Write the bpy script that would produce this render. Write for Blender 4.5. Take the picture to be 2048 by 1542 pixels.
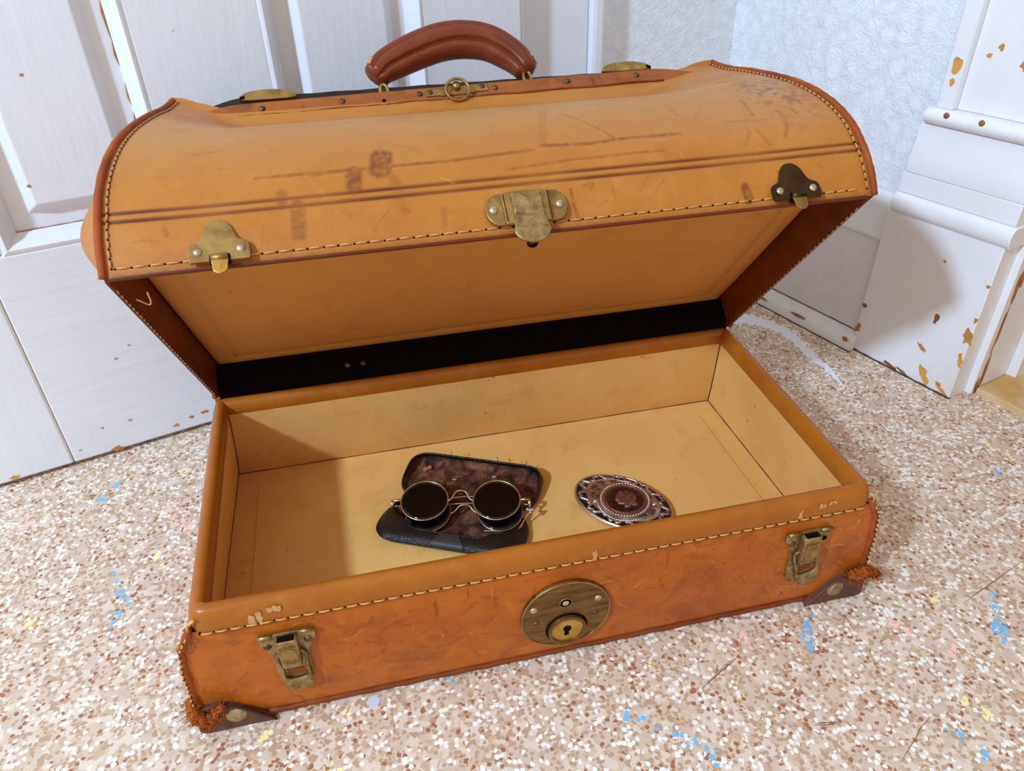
import bpy, bmesh, math, random
import numpy as np
from mathutils import Vector, Matrix
for o in list(bpy.data.objects): bpy.data.objects.remove(o)
random.seed(7); rng = np.random.default_rng(11)
scene = bpy.context.scene; COL = scene.collection

# ------------------------------------------------------------------ camera, world, lamp, exposure
cam = bpy.data.cameras.new('camera'); cam.sensor_fit = 'HORIZONTAL'; cam.sensor_width = 36.0
cam.lens = 1450.5108 / 2048 * 36; cam.clip_start = 0.01
camo = bpy.data.objects.new('camera', cam); COL.objects.link(camo); scene.camera = camo
RX, UP_, FW = (0.97517, -0.22003, -0.02456), (0.14190, 0.53600, 0.83220), (0.16993, 0.81500, -0.55395)
_r = Vector(RX).normalized(); _f = Vector(FW).normalized(); _u = _r.cross(_f).normalized(); _r = _f.cross(_u)
camo.matrix_world = Matrix(((_r.x, _u.x, -_f.x, 0.1639), (_r.y, _u.y, -_f.y, -0.3615), (_r.z, _u.z, -_f.z, 0.5188), (0, 0, 0, 1)))
world = bpy.data.worlds.new('world'); scene.world = world; world.use_nodes = True
bg = world.node_tree.nodes['Background']; bg.inputs[0].default_value = (1.0, 0.92, 0.80, 1); bg.inputs[1].default_value = 0.34
lamp = bpy.data.lights.new('lamp_bulb', 'POINT'); lamp.energy = 132; lamp.color = (0.52, 0.74, 1.0); lamp.shadow_soft_size = 0.085
lampo = bpy.data.objects.new('lamp_bulb', lamp); COL.objects.link(lampo); lampo.location = (-1.47, -1.06, 1.83)
vs = scene.view_settings; vs.view_transform = 'Standard'; vs.look = 'None'; vs.gamma = 1; vs.use_curve_mapping = False; vs.exposure = 1.30

# ------------------------------------------------------------------ helpers: objects
ORG = {}
def setp(o, label=None, cat=None, group=None, kind=None):
    if label: o['label'] = label
    if cat: o['category'] = cat
    if group: o['group'] = group
    if kind: o['kind'] = kind
    return o
def thing(name, loc, label=None, cat=None, group=None, kind=None):
    o = bpy.data.objects.new(name, None); COL.objects.link(o); o.location = loc; o.empty_display_size = 0.02
    ORG[o] = Vector(loc); return setp(o, label, cat, group, kind)
def add(name, vf, mat, parent=None, smooth=True, attr=None, label=None, kind=None, autosmooth=None):
    V, F = vf
    V = np.asarray(V, dtype=float).reshape(-1, 3)
    org = ORG.get(parent, Vector((0, 0, 0)))
    V = V - np.array(org)
    me = bpy.data.meshes.new(name); me.from_pydata(V.tolist(), [], [list(map(int, f)) for f in F])
    bm = bmesh.new(); bm.from_mesh(me)
    bmesh.ops.recalc_face_normals(bm, faces=bm.faces); bm.to_mesh(me); bm.free()
    if smooth:
        me.shade_smooth()
        if autosmooth: me.set_sharp_from_angle(angle=math.radians(autosmooth))
    if attr is not None:
        for k, a in attr.items():
            at = me.color_attributes.new(k, 'FLOAT_COLOR', 'POINT')
            c = np.ones((len(V), 4)); c[:, :3] = a; at.data.foreach_set('color', c.ravel())
    me.materials.append(mat); me.update()
    o = bpy.data.objects.new(name, me); COL.objects.link(o)
    if parent is not None:
        o.parent = parent; ORG[o] = org
    else: ORG[o] = Vector((0, 0, 0))
    return setp(o, label, None, None, kind)
def bevel(o, w, seg=2, ang=35):
    m = o.modifiers.new('bevel', 'BEVEL'); m.width = w; m.segments = seg; m.limit_method = 'ANGLE'; m.angle_limit = math.radians(ang)
    m.harden_normals = False; return o

# ------------------------------------------------------------------ helpers: shapes return (verts, faces)
def join(*vfs):
    V = []; F = []
    for v, f in vfs:
        n = len(V); V.extend([tuple(p) for p in v]); F.extend([[i + n for i in q] for q in f])
    return V, F
def mapv(vf, fn): return [tuple(fn(*p)) for p in vf[0]], vf[1]
def box(x0, x1, y0, y1, z0, z1):
    V = [(x, y, z) for z in (z0, z1) for y in (y0, y1) for x in (x0, x1)]
    return V, [[0, 1, 3, 2], [4, 5, 7, 6], [0, 1, 5, 4], [2, 3, 7, 6], [0, 2, 6, 4], [1, 3, 7, 5]]
def grid(nu, nv, fn, cu=False):
    V = [fn(i / (nu if cu else nu - 1), j / (nv - 1)) for j in range(nv) for i in range(nu)]
    F = []
    for j in range(nv - 1):
        for i in range(nu if cu else nu - 1):
            i2 = (i + 1) % nu
            F.append([j * nu + i, j * nu + i2, (j + 1) * nu + i2, (j + 1) * nu + i])
    return V, F
def gridF(nu, nv):
    i, j = np.meshgrid(np.arange(nu - 1), np.arange(nv - 1)); a = (j * nu + i).ravel()
    return np.stack([a, a + 1, a + nu + 1, a + nu], 1)
def tube(pts, rad, n=8, closed=False, caps=True, jitter=0.0):
    P = [Vector(p) for p in pts]; m = len(P); V = []; F = []
    prev = None
    for i in range(m):
        if closed: t = (P[(i + 1) % m] - P[i - 1])
        else: t = (P[min(i + 1, m - 1)] - P[max(i - 1, 0)])
        t.normalize()
        if prev is None:
            a = Vector((0, 0, 1)) if abs(t.z) < .9 else Vector((1, 0, 0)); nx = t.cross(a).normalized()
        else:
            nx = (prev - t * prev.dot(t)); nx.normalize()
        prev = nx; ny = t.cross(nx)
        r = rad[i] if hasattr(rad, '__len__') else rad
        for k in range(n):
            a = 2 * math.pi * k / n; rr = r * (1 + (random.random() - .5) * jitter)
            V.append(tuple(P[i] + nx * (rr * math.cos(a)) + ny * (rr * math.sin(a))))
    for i in range(m if closed else m - 1):
        i2 = (i + 1) % m
        for k in range(n):
            k2 = (k + 1) % n; F.append([i * n + k, i * n + k2, i2 * n + k2, i2 * n + k])
    if caps and not closed:
        F.append(list(range(n))[::-1]); F.append([(m - 1) * n + k for k in range(n)])
    return V, F
def prism(poly, d0, d1, fn):
    """outline (u,v) extruded from depth d0 to d1, mapped by fn(u,v,d)"""
    n = len(poly); V = [fn(u, v, d0) for u, v in poly] + [fn(u, v, d1) for u, v in poly]
    return V, [list(range(n)), list(range(n, 2 * n))] + [[i, (i + 1) % n, n + (i + 1) % n, n + i] for i in range(n)]
def ring_prism(outer, inner, d0, d1, fn):
    n = len(outer); V = [fn(u, v, d) for d in (d0, d1) for L in (outer, inner) for u, v in L]; F = []
    for i in range(n):
        j = (i + 1) % n
        F += [[i, j, n + j, n + i], [2 * n + i, 2 * n + j, 3 * n + j, 3 * n + i], [i, j, 2 * n + j, 2 * n + i], [n + i, n + j, 3 * n + j, 3 * n + i]]
    return V, F
def circ(cu, cv, r, n=24, ry=None, a0=0):
    ry = ry or r; return [(cu + r * math.cos(a0 + 2 * math.pi * k / n), cv + ry * math.sin(a0 + 2 * math.pi * k / n)) for k in range(n)]
def dome(cu, cv, r, h, fn, d0=0.0, n=14, m=4):
    V = []; F = []
    for j in range(m):
        a = j / m * math.pi / 2
        for k in range(n):
            b = 2 * math.pi * k / n; V.append(fn(cu + r * math.cos(a) * math.cos(b), cv + r * math.cos(a) * math.sin(b), d0 + h * math.sin(a)))
    V.append(fn(cu, cv, d0 + h))
    for j in range(m - 1):
        for k in range(n): F.append([j * n + k, j * n + (k + 1) % n, (j + 1) * n + (k + 1) % n, (j + 1) * n + k])
    for k in range(n): F.append([(m - 1) * n + k, (m - 1) * n + (k + 1) % n, m * n])
    return V, F
def crom(P, ts, closed=False):
    """Catmull-Rom through control points, ts in 0..1"""
    P = np.asarray(P, float); n = len(P); out = []
    for t in ts:
        if closed:
            x = (t % 1) * n; i = int(x); f = x - i; a, b, c, d = P[(i - 1) % n], P[i % n], P[(i + 1) % n], P[(i + 2) % n]
        else:
            x = min(max(t, 0), 1) * (n - 1); i = min(int(x), n - 2); f = x - i
            b, c = P[i], P[i + 1]; a = P[i - 1] if i > 0 else 2 * b - c; d = P[i + 2] if i + 2 < n else 2 * c - b
        out.append(.5 * ((2 * b) + (c - a) * f + (2 * a - 5 * b + 4 * c - d) * f * f + (3 * b - a - 3 * c + d) * f ** 3))
    return np.array(out)
def smooth_poly(P, n=48): return [tuple(p) for p in crom(P, np.arange(n) / n, True)]
def lin(c):
    c = np.array(c) / 255.0; return tuple(np.where(c <= .04045, c / 12.92, ((c + .055) / 1.055) ** 2.4)) + (1.0,)

# ------------------------------------------------------------------ helpers: materials
class MB:
    def __init__(s, name):
        s.m = bpy.data.materials.new(name); s.m.use_nodes = True; s.t = s.m.node_tree; s.t.nodes.clear()
        s.o = s.t.nodes.new('ShaderNodeOutputMaterial'); s.b = s.t.nodes.new('ShaderNodeBsdfPrincipled'); s.t.links.new(s.b.outputs[0], s.o.inputs[0])
        s.tc = s.t.nodes.new('ShaderNodeTexCoord'); s.co = s.tc.outputs['Object']
    def n(s, typ, **k):
        x = s.t.nodes.new(typ)
        for a, v in k.items(): setattr(x, a, v)
        return x
    def put(s, sock, v):
        if isinstance(v, bpy.types.NodeSocket): s.t.links.new(v, sock)
        elif v is not None: sock.default_value = v
    def scale(s, vec, sx=(1, 1, 1), loc=(0, 0, 0), rot=(0, 0, 0)):
        x = s.n('ShaderNodeMapping'); s.put(x.inputs[0], vec); x.inputs['Scale'].default_value = sx; x.inputs['Location'].default_value = loc; x.inputs['Rotation'].default_value = rot; return x.outputs[0]
    def noise(s, sc, det=3, ro=.55, vec=None, dist=0.0, col=False):
        x = s.n('ShaderNodeTexNoise'); s.put(x.inputs['Vector'], vec or s.co); x.inputs['Scale'].default_value = sc; x.inputs['Detail'].default_value = det
        x.inputs['Roughness'].default_value = ro; x.inputs['Distortion'].default_value = dist; return x.outputs['Color' if col else 'Fac']
    def vor(s, sc, vec=None, feature='F1', rnd=1.0, dim='3D'):
        x = s.n('ShaderNodeTexVoronoi'); x.voronoi_dimensions = dim; x.feature = feature; s.put(x.inputs['Vector'], vec or s.co); x.inputs['Scale'].default_value = sc
        x.inputs['Randomness'].default_value = rnd; return x
    def ramp(s, f, stops, mode='LINEAR'):
        x = s.n('ShaderNodeValToRGB'); s.put(x.inputs[0], f); x.color_ramp.interpolation = mode; e = x.color_ramp.elements
        while len(e) < len(stops): e.new(.5)
        for q, (p, c) in zip(e, stops):
            q.position = p; q.color = c if hasattr(c, '__len__') else (c, c, c, 1)
        return x.outputs[0]
    def mix(s, f, a, b, mode='MIX'):
        x = s.n('ShaderNodeMix'); x.data_type = 'RGBA'; x.blend_type = mode; s.put(x.inputs[0], f); s.put(x.inputs[6], a); s.put(x.inputs[7], b); return x.outputs[2]
    def math(s, op, a, b=None, clamp=False):
        x = s.n('ShaderNodeMath'); x.operation = op; x.use_clamp = clamp; s.put(x.inputs[0], a); s.put(x.inputs[1], b); return x.outputs[0]
    def sep(s, c):
        x = s.n('ShaderNodeSeparateColor'); s.put(x.inputs[0], c); return x.outputs
    def attr(s, name):
        x = s.n('ShaderNodeAttribute'); x.attribute_name = name; return x.outputs['Color']
    def bump(s, h, st=.3, d=.001, nrm=None):
        x = s.n('ShaderNodeBump'); s.put(x.inputs['Height'], h); x.inputs['Strength'].default_value = st; x.inputs['Distance'].default_value = d
        if nrm: s.put(x.inputs['Normal'], nrm)
        return x.outputs[0]
    def fin(s, col, rough=.5, metal=0.0, normal=None, spec=None, coat=None, sheen=None):
        s.put(s.b.inputs['Base Color'], col); s.put(s.b.inputs['Roughness'], rough); s.put(s.b.inputs['Metallic'], metal); s.put(s.b.inputs['Normal'], normal)
        if spec is not None: s.b.inputs['Specular IOR Level'].default_value = spec
        if coat: s.b.inputs['Coat Weight'].default_value = coat; s.b.inputs['Coat Roughness'].default_value = .25
        if sheen: s.b.inputs['Sheen Weight'].default_value = sheen
        return s.m

def leather(name, c0, c1, c2, cdark, clight, rough=.45, wear=True, spots=.5, fade=None, mottle=0.0):
    b = MB(name)
    n1 = b.noise(9, 4, .6); n2 = b.noise(45, 4, .6, dist=.6); n3 = b.noise(700, 2, .5)
    col = b.mix(b.ramp(n1, [(.35, 0.0), (.68, 1.0)]), c0, c1)
    col = b.mix(b.math('MULTIPLY', b.ramp(n2, [(.5, 0.0), (.75, 1.0)]), .55), col, c2)
    if mottle:
        mo = b.math('MULTIPLY', b.ramp(b.noise(26, 5, .68, dist=.9, vec=b.scale(b.co, (1, 1, 1.6), (3, 2, 1))), [(.50, 0.0), (.72, 1.0)]), mottle); col = b.mix(mo, col, cdark)
    if spots:
        sp = b.ramp(b.noise(120, 3, .6, dist=.3), [(.66, 0.0), (.73, 1.0)])
        msk = b.ramp(b.noise(14, 2), [(.48, 0.0), (.66, 1.0)])
        col = b.mix(b.math('MULTIPLY', b.math('MULTIPLY', sp, msk), spots), col, cdark)
        sv = b.scale(b.co, (30, 160, 160), rot=(0.2, .5, .9)); sc = b.ramp(b.noise(1.0, 2, .5, vec=sv), [(.70, 0.0), (.74, 1.0)])
        col = b.mix(b.math('MULTIPLY', b.math('MULTIPLY', sc, msk), spots * .8), col, cdark)
    h = b.math('ADD', b.math('MULTIPLY', n3, .25), b.math('MULTIPLY', n2, .6))
    r = b.ramp(n2, [(.3, rough - .08), (.8, rough + .14)])
    if wear:
        w = b.sep(b.attr('wear'))
        if fade: col = b.mix(w[2], col, fade)
        col = b.mix(w[0], col, cdark); col = b.mix(w[1], col, clight)
        h = b.math('SUBTRACT', h, b.math('MULTIPLY', w[0], .35))
    return b.fin(col, r, 0, b.bump(h, .28, .0012), spec=.28)
LEATHER_LID = leather('leather_lid', lin((180, 114, 44)), lin((170, 100, 34)), lin((186, 122, 54)), lin((98, 40, 14)), lin((214, 158, 92)), .42, fade=lin((180, 126, 62)), spots=.25, mottle=.12)
LEATHER_TRAY = leather('leather_tray', lin((180, 95, 20)), lin((164, 78, 14)), lin((188, 108, 28)), lin((104, 40, 12)), lin((220, 156, 88)), .38, spots=.75, mottle=.5)
LEATHER_RIM = leather('leather_rim', lin((166, 94, 22)), lin((154, 82, 18)), lin((176, 106, 32)), lin((100, 44, 14)), lin((225, 165, 100)), .34, wear=False, spots=.2)
LEATHER_DARK = leather('leather_dark', lin((128, 56, 20)), lin((100, 40, 14)), lin((140, 66, 24)), lin((50, 18, 8)), lin((190, 110, 50)), .45, wear=False, spots=.5)
LEATHER_HANDLE = leather('leather_handle', lin((118, 52, 24)), lin((98, 38, 17)), lin((136, 66, 32)), lin((60, 22, 10)), lin((205, 130, 80)), .33, wear=False, spots=.5)
LEATHER_EDGE = leather('leather_raw_edge', lin((158, 76, 26)), lin((120, 50, 18)), lin((188, 104, 44)), lin((70, 26, 10)), lin((225, 165, 100)), .75, wear=False, spots=.9)
LEATHER_EDGEDARK = leather('leather_edge_dark', lin((112, 46, 16)), lin((84, 32, 10)), lin((124, 56, 20)), lin((50, 18, 8)), lin((190, 110, 50)), .5, wear=False, spots=.5)
LEATHER_FRAME = leather('leather_frame', lin((156, 86, 34)), lin((132, 66, 26)), lin((170, 98, 42)), lin((62, 26, 12)), lin((190, 110, 50)), .42, wear=False, spots=.8, mottle=.6)
LEATHER_CAP = leather('leather_corner', lin((98, 62, 48)), lin((80, 46, 36)), lin((112, 72, 54)), lin((50, 24, 18)), lin((150, 110, 90)), .5, wear=False, spots=.5)
LEATHER_BLACK = leather('leather_black_frame', lin((34, 24, 20)), lin((24, 16, 14)), lin((60, 40, 28)), lin((12, 8, 8)), lin((90, 70, 60)), .4, wear=False, spots=.3)
def mk_fuzz():
    b = MB('suede_fray'); n = b.noise(260, 4, .7)
    return b.fin(b.ramp(n, [(.3, lin((110, 44, 14))), (.7, lin((196, 104, 40)))]), .95, 0, b.bump(n, .9, .003), spec=.1)
FUZZ = mk_fuzz()
def mk_lining(name, c0, c1, cst, bs=.22):
    b = MB(name); n1 = b.noise(7, 4, .6); n2 = b.noise(30, 4, .65, dist=.5); n3 = b.noise(420, 2)
    col = b.mix(b.ramp(n1, [(.35, 0.0), (.7, 1.0)]), c0, c1)
    col = b.mix(b.math('MULTIPLY', b.ramp(n2, [(.55, 0.0), (.8, 1.0)]), .5), col, cst)
    sp = b.ramp(b.noise(95, 2), [(.73, 0.0), (.76, 1.0)])
    col = b.mix(b.math('MULTIPLY', sp, .5), col, lin((110, 66, 26)))
    return b.fin(col, .62, 0, b.bump(b.math('ADD', n3, b.math('MULTIPLY', n2, 1.2)), bs, .0012), spec=.25)
LINING = mk_lining('lining_tray', lin((226, 176, 104)), lin((216, 162, 90)), lin((190, 128, 56)))
LINING_LID = mk_lining('lining_lid', lin((206, 138, 66)), lin((198, 130, 60)), lin((176, 108, 46)))
def metal(name, c0, c1, rough=.35, sc=60, m=1.0, bst=.15):
    b = MB(name); n1 = b.noise(sc, 4, .65, dist=.4); n2 = b.noise(sc * 6, 3)
    return b.fin(b.mix(b.ramp(n1, [(.35, 0.0), (.65, 1.0)]), c0, c1), b.ramp(n1, [(.3, rough), (.75, rough + .22)]), m, b.bump(b.math('ADD', n1, b.math('MULTIPLY', n2, .5)), bst, .0006))
BRASS = metal('brass_old', lin((176, 144, 84)), lin((132, 98, 50)), .36, m=.85)
BRASS_DARK = metal('brass_tarnished', lin((88, 64, 34)), lin((54, 38, 22)), .32, m=.85)
BRASS_LATCH = metal('brass_latch', lin((176, 152, 100)), lin((124, 92, 50)), .38, 140, m=.8, bst=.4)
BRASS_BRIGHT = metal('brass_bright', lin((206, 168, 82)), lin((168, 118, 44)), .3, m=.8)
RIVET = metal('rivet_steel', lin((206, 190, 168)), lin((170, 148, 120)), .3, m=.9)
CAPRIV = metal('cap_rivet_metal', lin((190, 172, 132)), lin((140, 116, 78)), .42, 120, m=.8)
RIVET_DARK = metal('rivet_dark', lin((120, 96, 80)), lin((80, 58, 46)), .35, m=.9)
def plain(name, c, rough=.5, metalv=0.0, spec=None, var=.12, sc=80):
    b = MB(name); n = b.noise(sc, 3); d = tuple(max(0, x * (1 - 2 * var)) for x in c[:3]) + (1,)
    return b.fin(b.mix(n, c, d), rough, metalv, b.bump(n, .1, .0006), spec=spec)
def mk_lock():
    b = MB('lock_plate_brass'); v = b.scale(b.co, (40, 40, 260), rot=(0, .18, 0)); n = b.noise(1.0, 4, .6, vec=v, dist=.4); n2 = b.noise(70, 3)
    c = b.ramp(n, [(.3, lin((82, 56, 26))), (.55, lin((134, 100, 56))), (.75, lin((150, 118, 70)))])
    return b.fin(b.mix(b.math('MULTIPLY', n2, .4), c, lin((96, 60, 26))), b.ramp(n, [(.3, .3), (.8, .5)]), .8, b.bump(n, .12, .0005))
LOCK = mk_lock()
THREAD = plain('thread_yellow', lin((226, 172, 84)), .8, var=.2, sc=300)
THREAD_TAN = plain('thread_tan', lin((214, 158, 96)), .8, var=.25, sc=300)
SCUFF = plain('scuffed_leather', lin((222, 166, 110)), .8, var=.25, sc=500)
HOLE = plain('dark_hollow', lin((12, 7, 5)), .9, var=.1, spec=.1)
HINGE_SHADE = plain('hinge_gap_shade', lin((20, 10, 7)), .95, var=.25, spec=.05)  # near-black: shade of the gap under the lid painted onto the hinge strip
SEAMDARK = plain('seam_dark', lin((70, 34, 14)), .8, var=.2)
def mk_pebble():
    b = MB('case_leather'); v = b.vor(900); n = b.noise(60, 3)
    return b.fin(b.mix(n, lin((16, 11, 11)), lin((30, 22, 21))), .36, 0, b.bump(v.outputs['Distance'], .5, .0008), spec=.4)
CASE_BLACK = mk_pebble()
def mk_velvet():
    b = MB('case_velvet'); n = b.noise(55, 5, .7, dist=.6); n2 = b.noise(900, 2)
    c = b.ramp(n, [(.34, lin((24, 13, 10))), (.48, lin((88, 52, 36))), (.64, lin((146, 94, 66)))])
    return b.fin(b.mix(b.math('MULTIPLY', n2, .4), c, lin((24, 12, 10))), .9, 0, b.bump(n2, .6, .001), spec=.15)
CASE_VELVET = mk_velvet()
WORN = plain('velvet_worn_patch', lin((196, 106, 58)), .9, var=.3, sc=500)
CASE_TAB = plain('case_cloth_tab', lin((48, 40, 38)), .55, var=.2, sc=400)
LENS = MB('lens_dark_glass').fin(lin((6, 5, 5)), .08, 0, spec=.35)
WIRE = metal('wire_gilt', lin((214, 198, 164)), lin((170, 146, 104)), .25, 120, m=.95, bst=.05)
SILVER = metal('silver_plate', lin((216, 206, 200)), lin((150, 122, 108)), .26, 40, m=.95, bst=.1)
SILVER_BEAD = metal('silver_bead', lin((226, 214, 204)), lin((190, 170, 156)), .2, 90, m=.95)
ENAMEL = plain('black_enamel', lin((18, 14, 14)), .35, var=.2)
COIN = metal('coin_bronze', lin((92, 58, 46)), lin((58, 36, 30)), .42, 160, m=.85, bst=.2)
COIN_HI = metal('coin_relief', lin((168, 120, 98)), lin((112, 74, 60)), .34, 500, m=.85, bst=.5)
ENGRAVE = plain('engraved_line', lin((86, 60, 50)), .4, .6)

def mk_paint(name, c0, c1, stretch=(60, 60, 9), bs=.30, dirt=.35):
    b = MB(name); n = b.noise(1.0, 4, .6, vec=b.scale(b.co, stretch)); n2 = b.noise(5, 4); n3 = b.noise(900, 2)
    col = b.mix(b.ramp(n2, [(.3, 0.0), (.7, 1.0)]), c0, c1)
    dm = b.math('MULTIPLY', b.ramp(b.noise(11, 5, .7), [(.58, 0.0), (.72, 1.0)]), dirt)
    col = b.mix(dm, col, lin((216, 200, 176)))
    fl = b.ramp(b.noise(85, 3, .5), [(.785, 0.0), (.80, 1.0)])
    col = b.mix(b.math('MULTIPLY', fl, .7), col, lin((196, 160, 110)))
    return b.fin(col, .36, 0, b.bump(b.math('ADD', n, b.math('MULTIPLY', n3, .12)), bs, .0025), spec=.45)
PAINT = mk_paint('white_gloss_paint', lin((222, 224, 230)), lin((214, 215, 221)), dirt=.2)
PAINT_RAIL = mk_paint('white_gloss_paint_rail', lin((222, 224, 230)), lin((214, 215, 221)), (9, 9, 70), dirt=.25)
PAINT_OLD = mk_paint('white_paint_worn', lin((230, 228, 230)), lin((222, 216, 212)), (30, 30, 30), .15, dirt=.6)
def mk_plaster():
    b = MB('white_plaster'); n = b.noise(60, 6, .75, dist=.8); n2 = b.noise(320, 3); n3 = b.noise(9, 4)
    return b.fin(b.mix(n3, lin((236, 237, 240)), lin((226, 226, 230))), .75, 0, b.bump(b.math('ADD', n, b.math('MULTIPLY', n2, .35)), .75, .005), spec=.2)
PLASTER = mk_plaster()
def mk_wood(name, c0, c1, c2):
    b = MB(name); n = b.noise(1.0, 4, .6, vec=b.scale(b.co, (14, 60, 60))); n2 = b.noise(16, 3)
    return b.fin(b.mix(b.ramp(n2, [(.45, 0.0), (.6, 1.0)]), b.mix(n, c0, c1), c2), .55, 0, b.bump(n, .15, .001))
CHIP = mk_wood('bare_wood_chip', lin((196, 138, 58)), lin((170, 108, 40)), lin((206, 152, 70)))
CHIP_DARK = mk_wood('bare_wood_dark', lin((150, 92, 44)), lin((120, 66, 30)), lin((170, 110, 56)))
SILL = mk_wood('sill_wood', lin((214, 184, 140)), lin((202, 170, 124)), lin((198, 150, 78)))
DOORWOOD = mk_wood('far_door_wood', lin((168, 130, 100)), lin((152, 112, 84)), lin((160, 121, 92)))
JOINT = plain('joint_line', lin((196, 178, 150)), .7, var=.15)
SPOT = plain('paint_spot_white', lin((214, 216, 232)), .5, var=.12, sc=900)
SCRATCH = plain('floor_scratch_brown', lin((172, 124, 78)), .8, var=.3, sc=400)
DIRT = plain('dirt_line', lin((74, 48, 30)), .9, var=.3, sc=300)
SPILL = plain('paint_spill', lin((236, 236, 242)), .5, var=.05)

def mk_floor():
    b = MB('speckled_lino')
    w = b.noise(470, 2, .5, col=True)
    x = b.n('ShaderNodeVectorMath'); x.operation = 'MULTIPLY_ADD'; b.put(x.inputs[0], w); x.inputs[1].default_value = (.0018, .0018, 0); b.put(x.inputs[2], b.co); vec = x.outputs[0]
    def rnd(v): return b.sep(v.outputs['Color'])
    low = b.noise(40, 2, .5)
    v1 = b.vor(255, vec, dim='2D'); r1 = rnd(v1)
    base = lin((218, 198, 180)); 
    col = b.ramp(r1[0], [(0.0, base), (.40, lin((208, 184, 156))), (.62, lin((196, 168, 140))), (.80, lin((182, 150, 124))), (.90, base)], 'CONSTANT')
    v0 = b.vor(112, b.scale(vec, loc=(.3, .1, 0)), dim='2D'); r0 = rnd(v0)
    big = b.math('GREATER_THAN', b.math('ADD', r0[1], b.math('MULTIPLY', low, .3)), .82); col = b.mix(b.math('MULTIPLY', big, .8), col, lin((205, 180, 160)))
    def dots(col, sc, off, thr, rad, c, clus=0.25, seed=0):
        v = b.vor(sc, b.scale(vec, loc=off), dim='2D'); r = rnd(v)
        inside = b.math('LESS_THAN', v.outputs['Distance'], rad)
        cl = b.noise(48, 1, .5, vec=b.scale(b.co, loc=(off[0] * 7 + seed, off[1] * 3, seed)))
        pick = b.math('GREATER_THAN', b.math('ADD', r[seed % 3], b.math('MULTIPLY', b.math('SUBTRACT', cl, .5), clus * 4)), thr)
        return b.mix(b.math('MULTIPLY', inside, pick), col, c)
    col = dots(col, 285, (.11, .37, 0), .66, .46, lin((184, 150, 122)), .14, 1)
    col = dots(col, 262, (.71, .17, 0), .92, .46, lin((160, 104, 72)), .30, 2)
    col = dots(col, 258, (.41, .57, 0), .81, .50, lin((238, 231, 222)), .22, 0)
    f = b.sep(b.attr('fleck')); v = b.vor(215, b.scale(vec, loc=(.2, .9, 0)), dim='2D'); r = rnd(v); inside = b.math('LESS_THAN', v.outputs['Distance'], .5)
    for k, c in ((2, (248, 192, 178)), (1, (244, 228, 150)), (0, (116, 182, 226))):
        pick = b.math('GREATER_THAN', b.math('ADD', f[k], b.math('MULTIPLY', r[k], .5)), .84)
        col = b.mix(b.math('MULTIPLY', inside, pick), col, lin(c))
    dk = b.ramp(b.noise(34, 2, vec=b.scale(b.co, loc=(3, 1, 0))), [(.80, 0.0), (.81, 1.0)]); col = b.mix(dk, col, lin((70, 46, 30)))
    return b.fin(col, .46, 0, b.bump(b.noise(120, 3), .06, .001), spec=.35)
FLOOR = mk_floor()

# ================================================================== THE SETTING
TH = math.radians(16.66); E1 = np.array([math.cos(TH), math.sin(TH), 0]); E2 = np.array([math.sin(TH), -math.cos(TH), 0]); P0 = np.array([-.262, .3442, 0.])
def WR(a, b, z): return tuple(P0 + E1 * a + E2 * b + np.array([0, 0, z]))
def rbox(a0, a1, b0, b1, z0, z1): return mapv(box(a0, a1, b0, b1, z0, z1), WR)

# floor with colour flecks printed along streaks
xs = np.concatenate([[-2.2, -1.4, -.9], np.arange(-.5, 1.25, .008), [1.6, 2.2]]); ys = np.concatenate([[-2.0, -1.2, -.7], np.arange(-.4, .62, .008), [.9, 1.3]])
gx, gy = np.meshgrid(xs, ys); gx = gx.ravel(); gy = gy.ravel()
def streak(pts, w=.0046):
    m = np.zeros(len(gx)); pts = np.array(pts)
    for a, c in zip(pts[:-1], pts[1:]):
        d = c - a; L = d @ d + 1e-9; t = np.clip(((gx - a[0]) * d[0] + (gy - a[1]) * d[1]) / L, 0, 1)
        r = np.hypot(gx - a[0] - t * d[0], gy - a[1] - t * d[1]); m = np.maximum(m, np.clip(1.1 - r / w * .75, 0, 1))
    return m
def streaks(L): 
    m = np.zeros(len(gx))
    for s in L: m = np.maximum(m, streak(s))
    return m
blue = streaks([[(-.133, .332), (-.153, .292)], [(-.115, .186), (-.092, .148), (-.1016, .122)], [(.176, -.003), (.19, -.004)], [(.307, -.062), (.331, -.084), (.358, -.104), (.36, -.118)], [(.493, -.013), (.474, -.04), (.478, -.05)],
                [(.535, -.127), (.55, -.158)], [(.637, -.06), (.634, -.078), (.66, -.03)], [(.783, .111), (.798, .0865)], [(.40, -.2), (.46, -.24)], [(-.33, .05), (-.30, .0)], [(.02, -.05), (.06, -.09)]])
yell = streaks([[(-.08, .203), (-.066, .183)], [(-.06, .31), (-.07, .33)], [(-.173, .142), (-.165, .135)], [(.03, -.012), (.04, -.02)], [(.10, -.008), (.103, -.014)], [(.336, -.004), (.338, -.03)], [(.598, -.011), (.61, -.027)], [(.565, -.111), (.574, -.13)], [(.085, -.05), (.09, -.06)], [(.81, .15), (.82, .12)]])
pink = streaks([[(-.23, .304), (-.21, .277), (-.225, .27)], [(-.08, .274), (-.05, .228)], [(.426, -.016), (.424, -.04)], [(.555, -.036), (.578, -.063), (.60, -.088)], [(.03, -.06), (.02, -.1)]])
fl = add('floor', (np.stack([gx, gy, np.zeros(len(gx))], 1), gridF(len(xs), len(ys))), FLOOR, None, smooth=False, attr={'fleck': np.stack([blue, yell, pink], 1)}); setp(fl, 'beige speckled lino floor with white and brown flecks', kind='structure')

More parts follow.
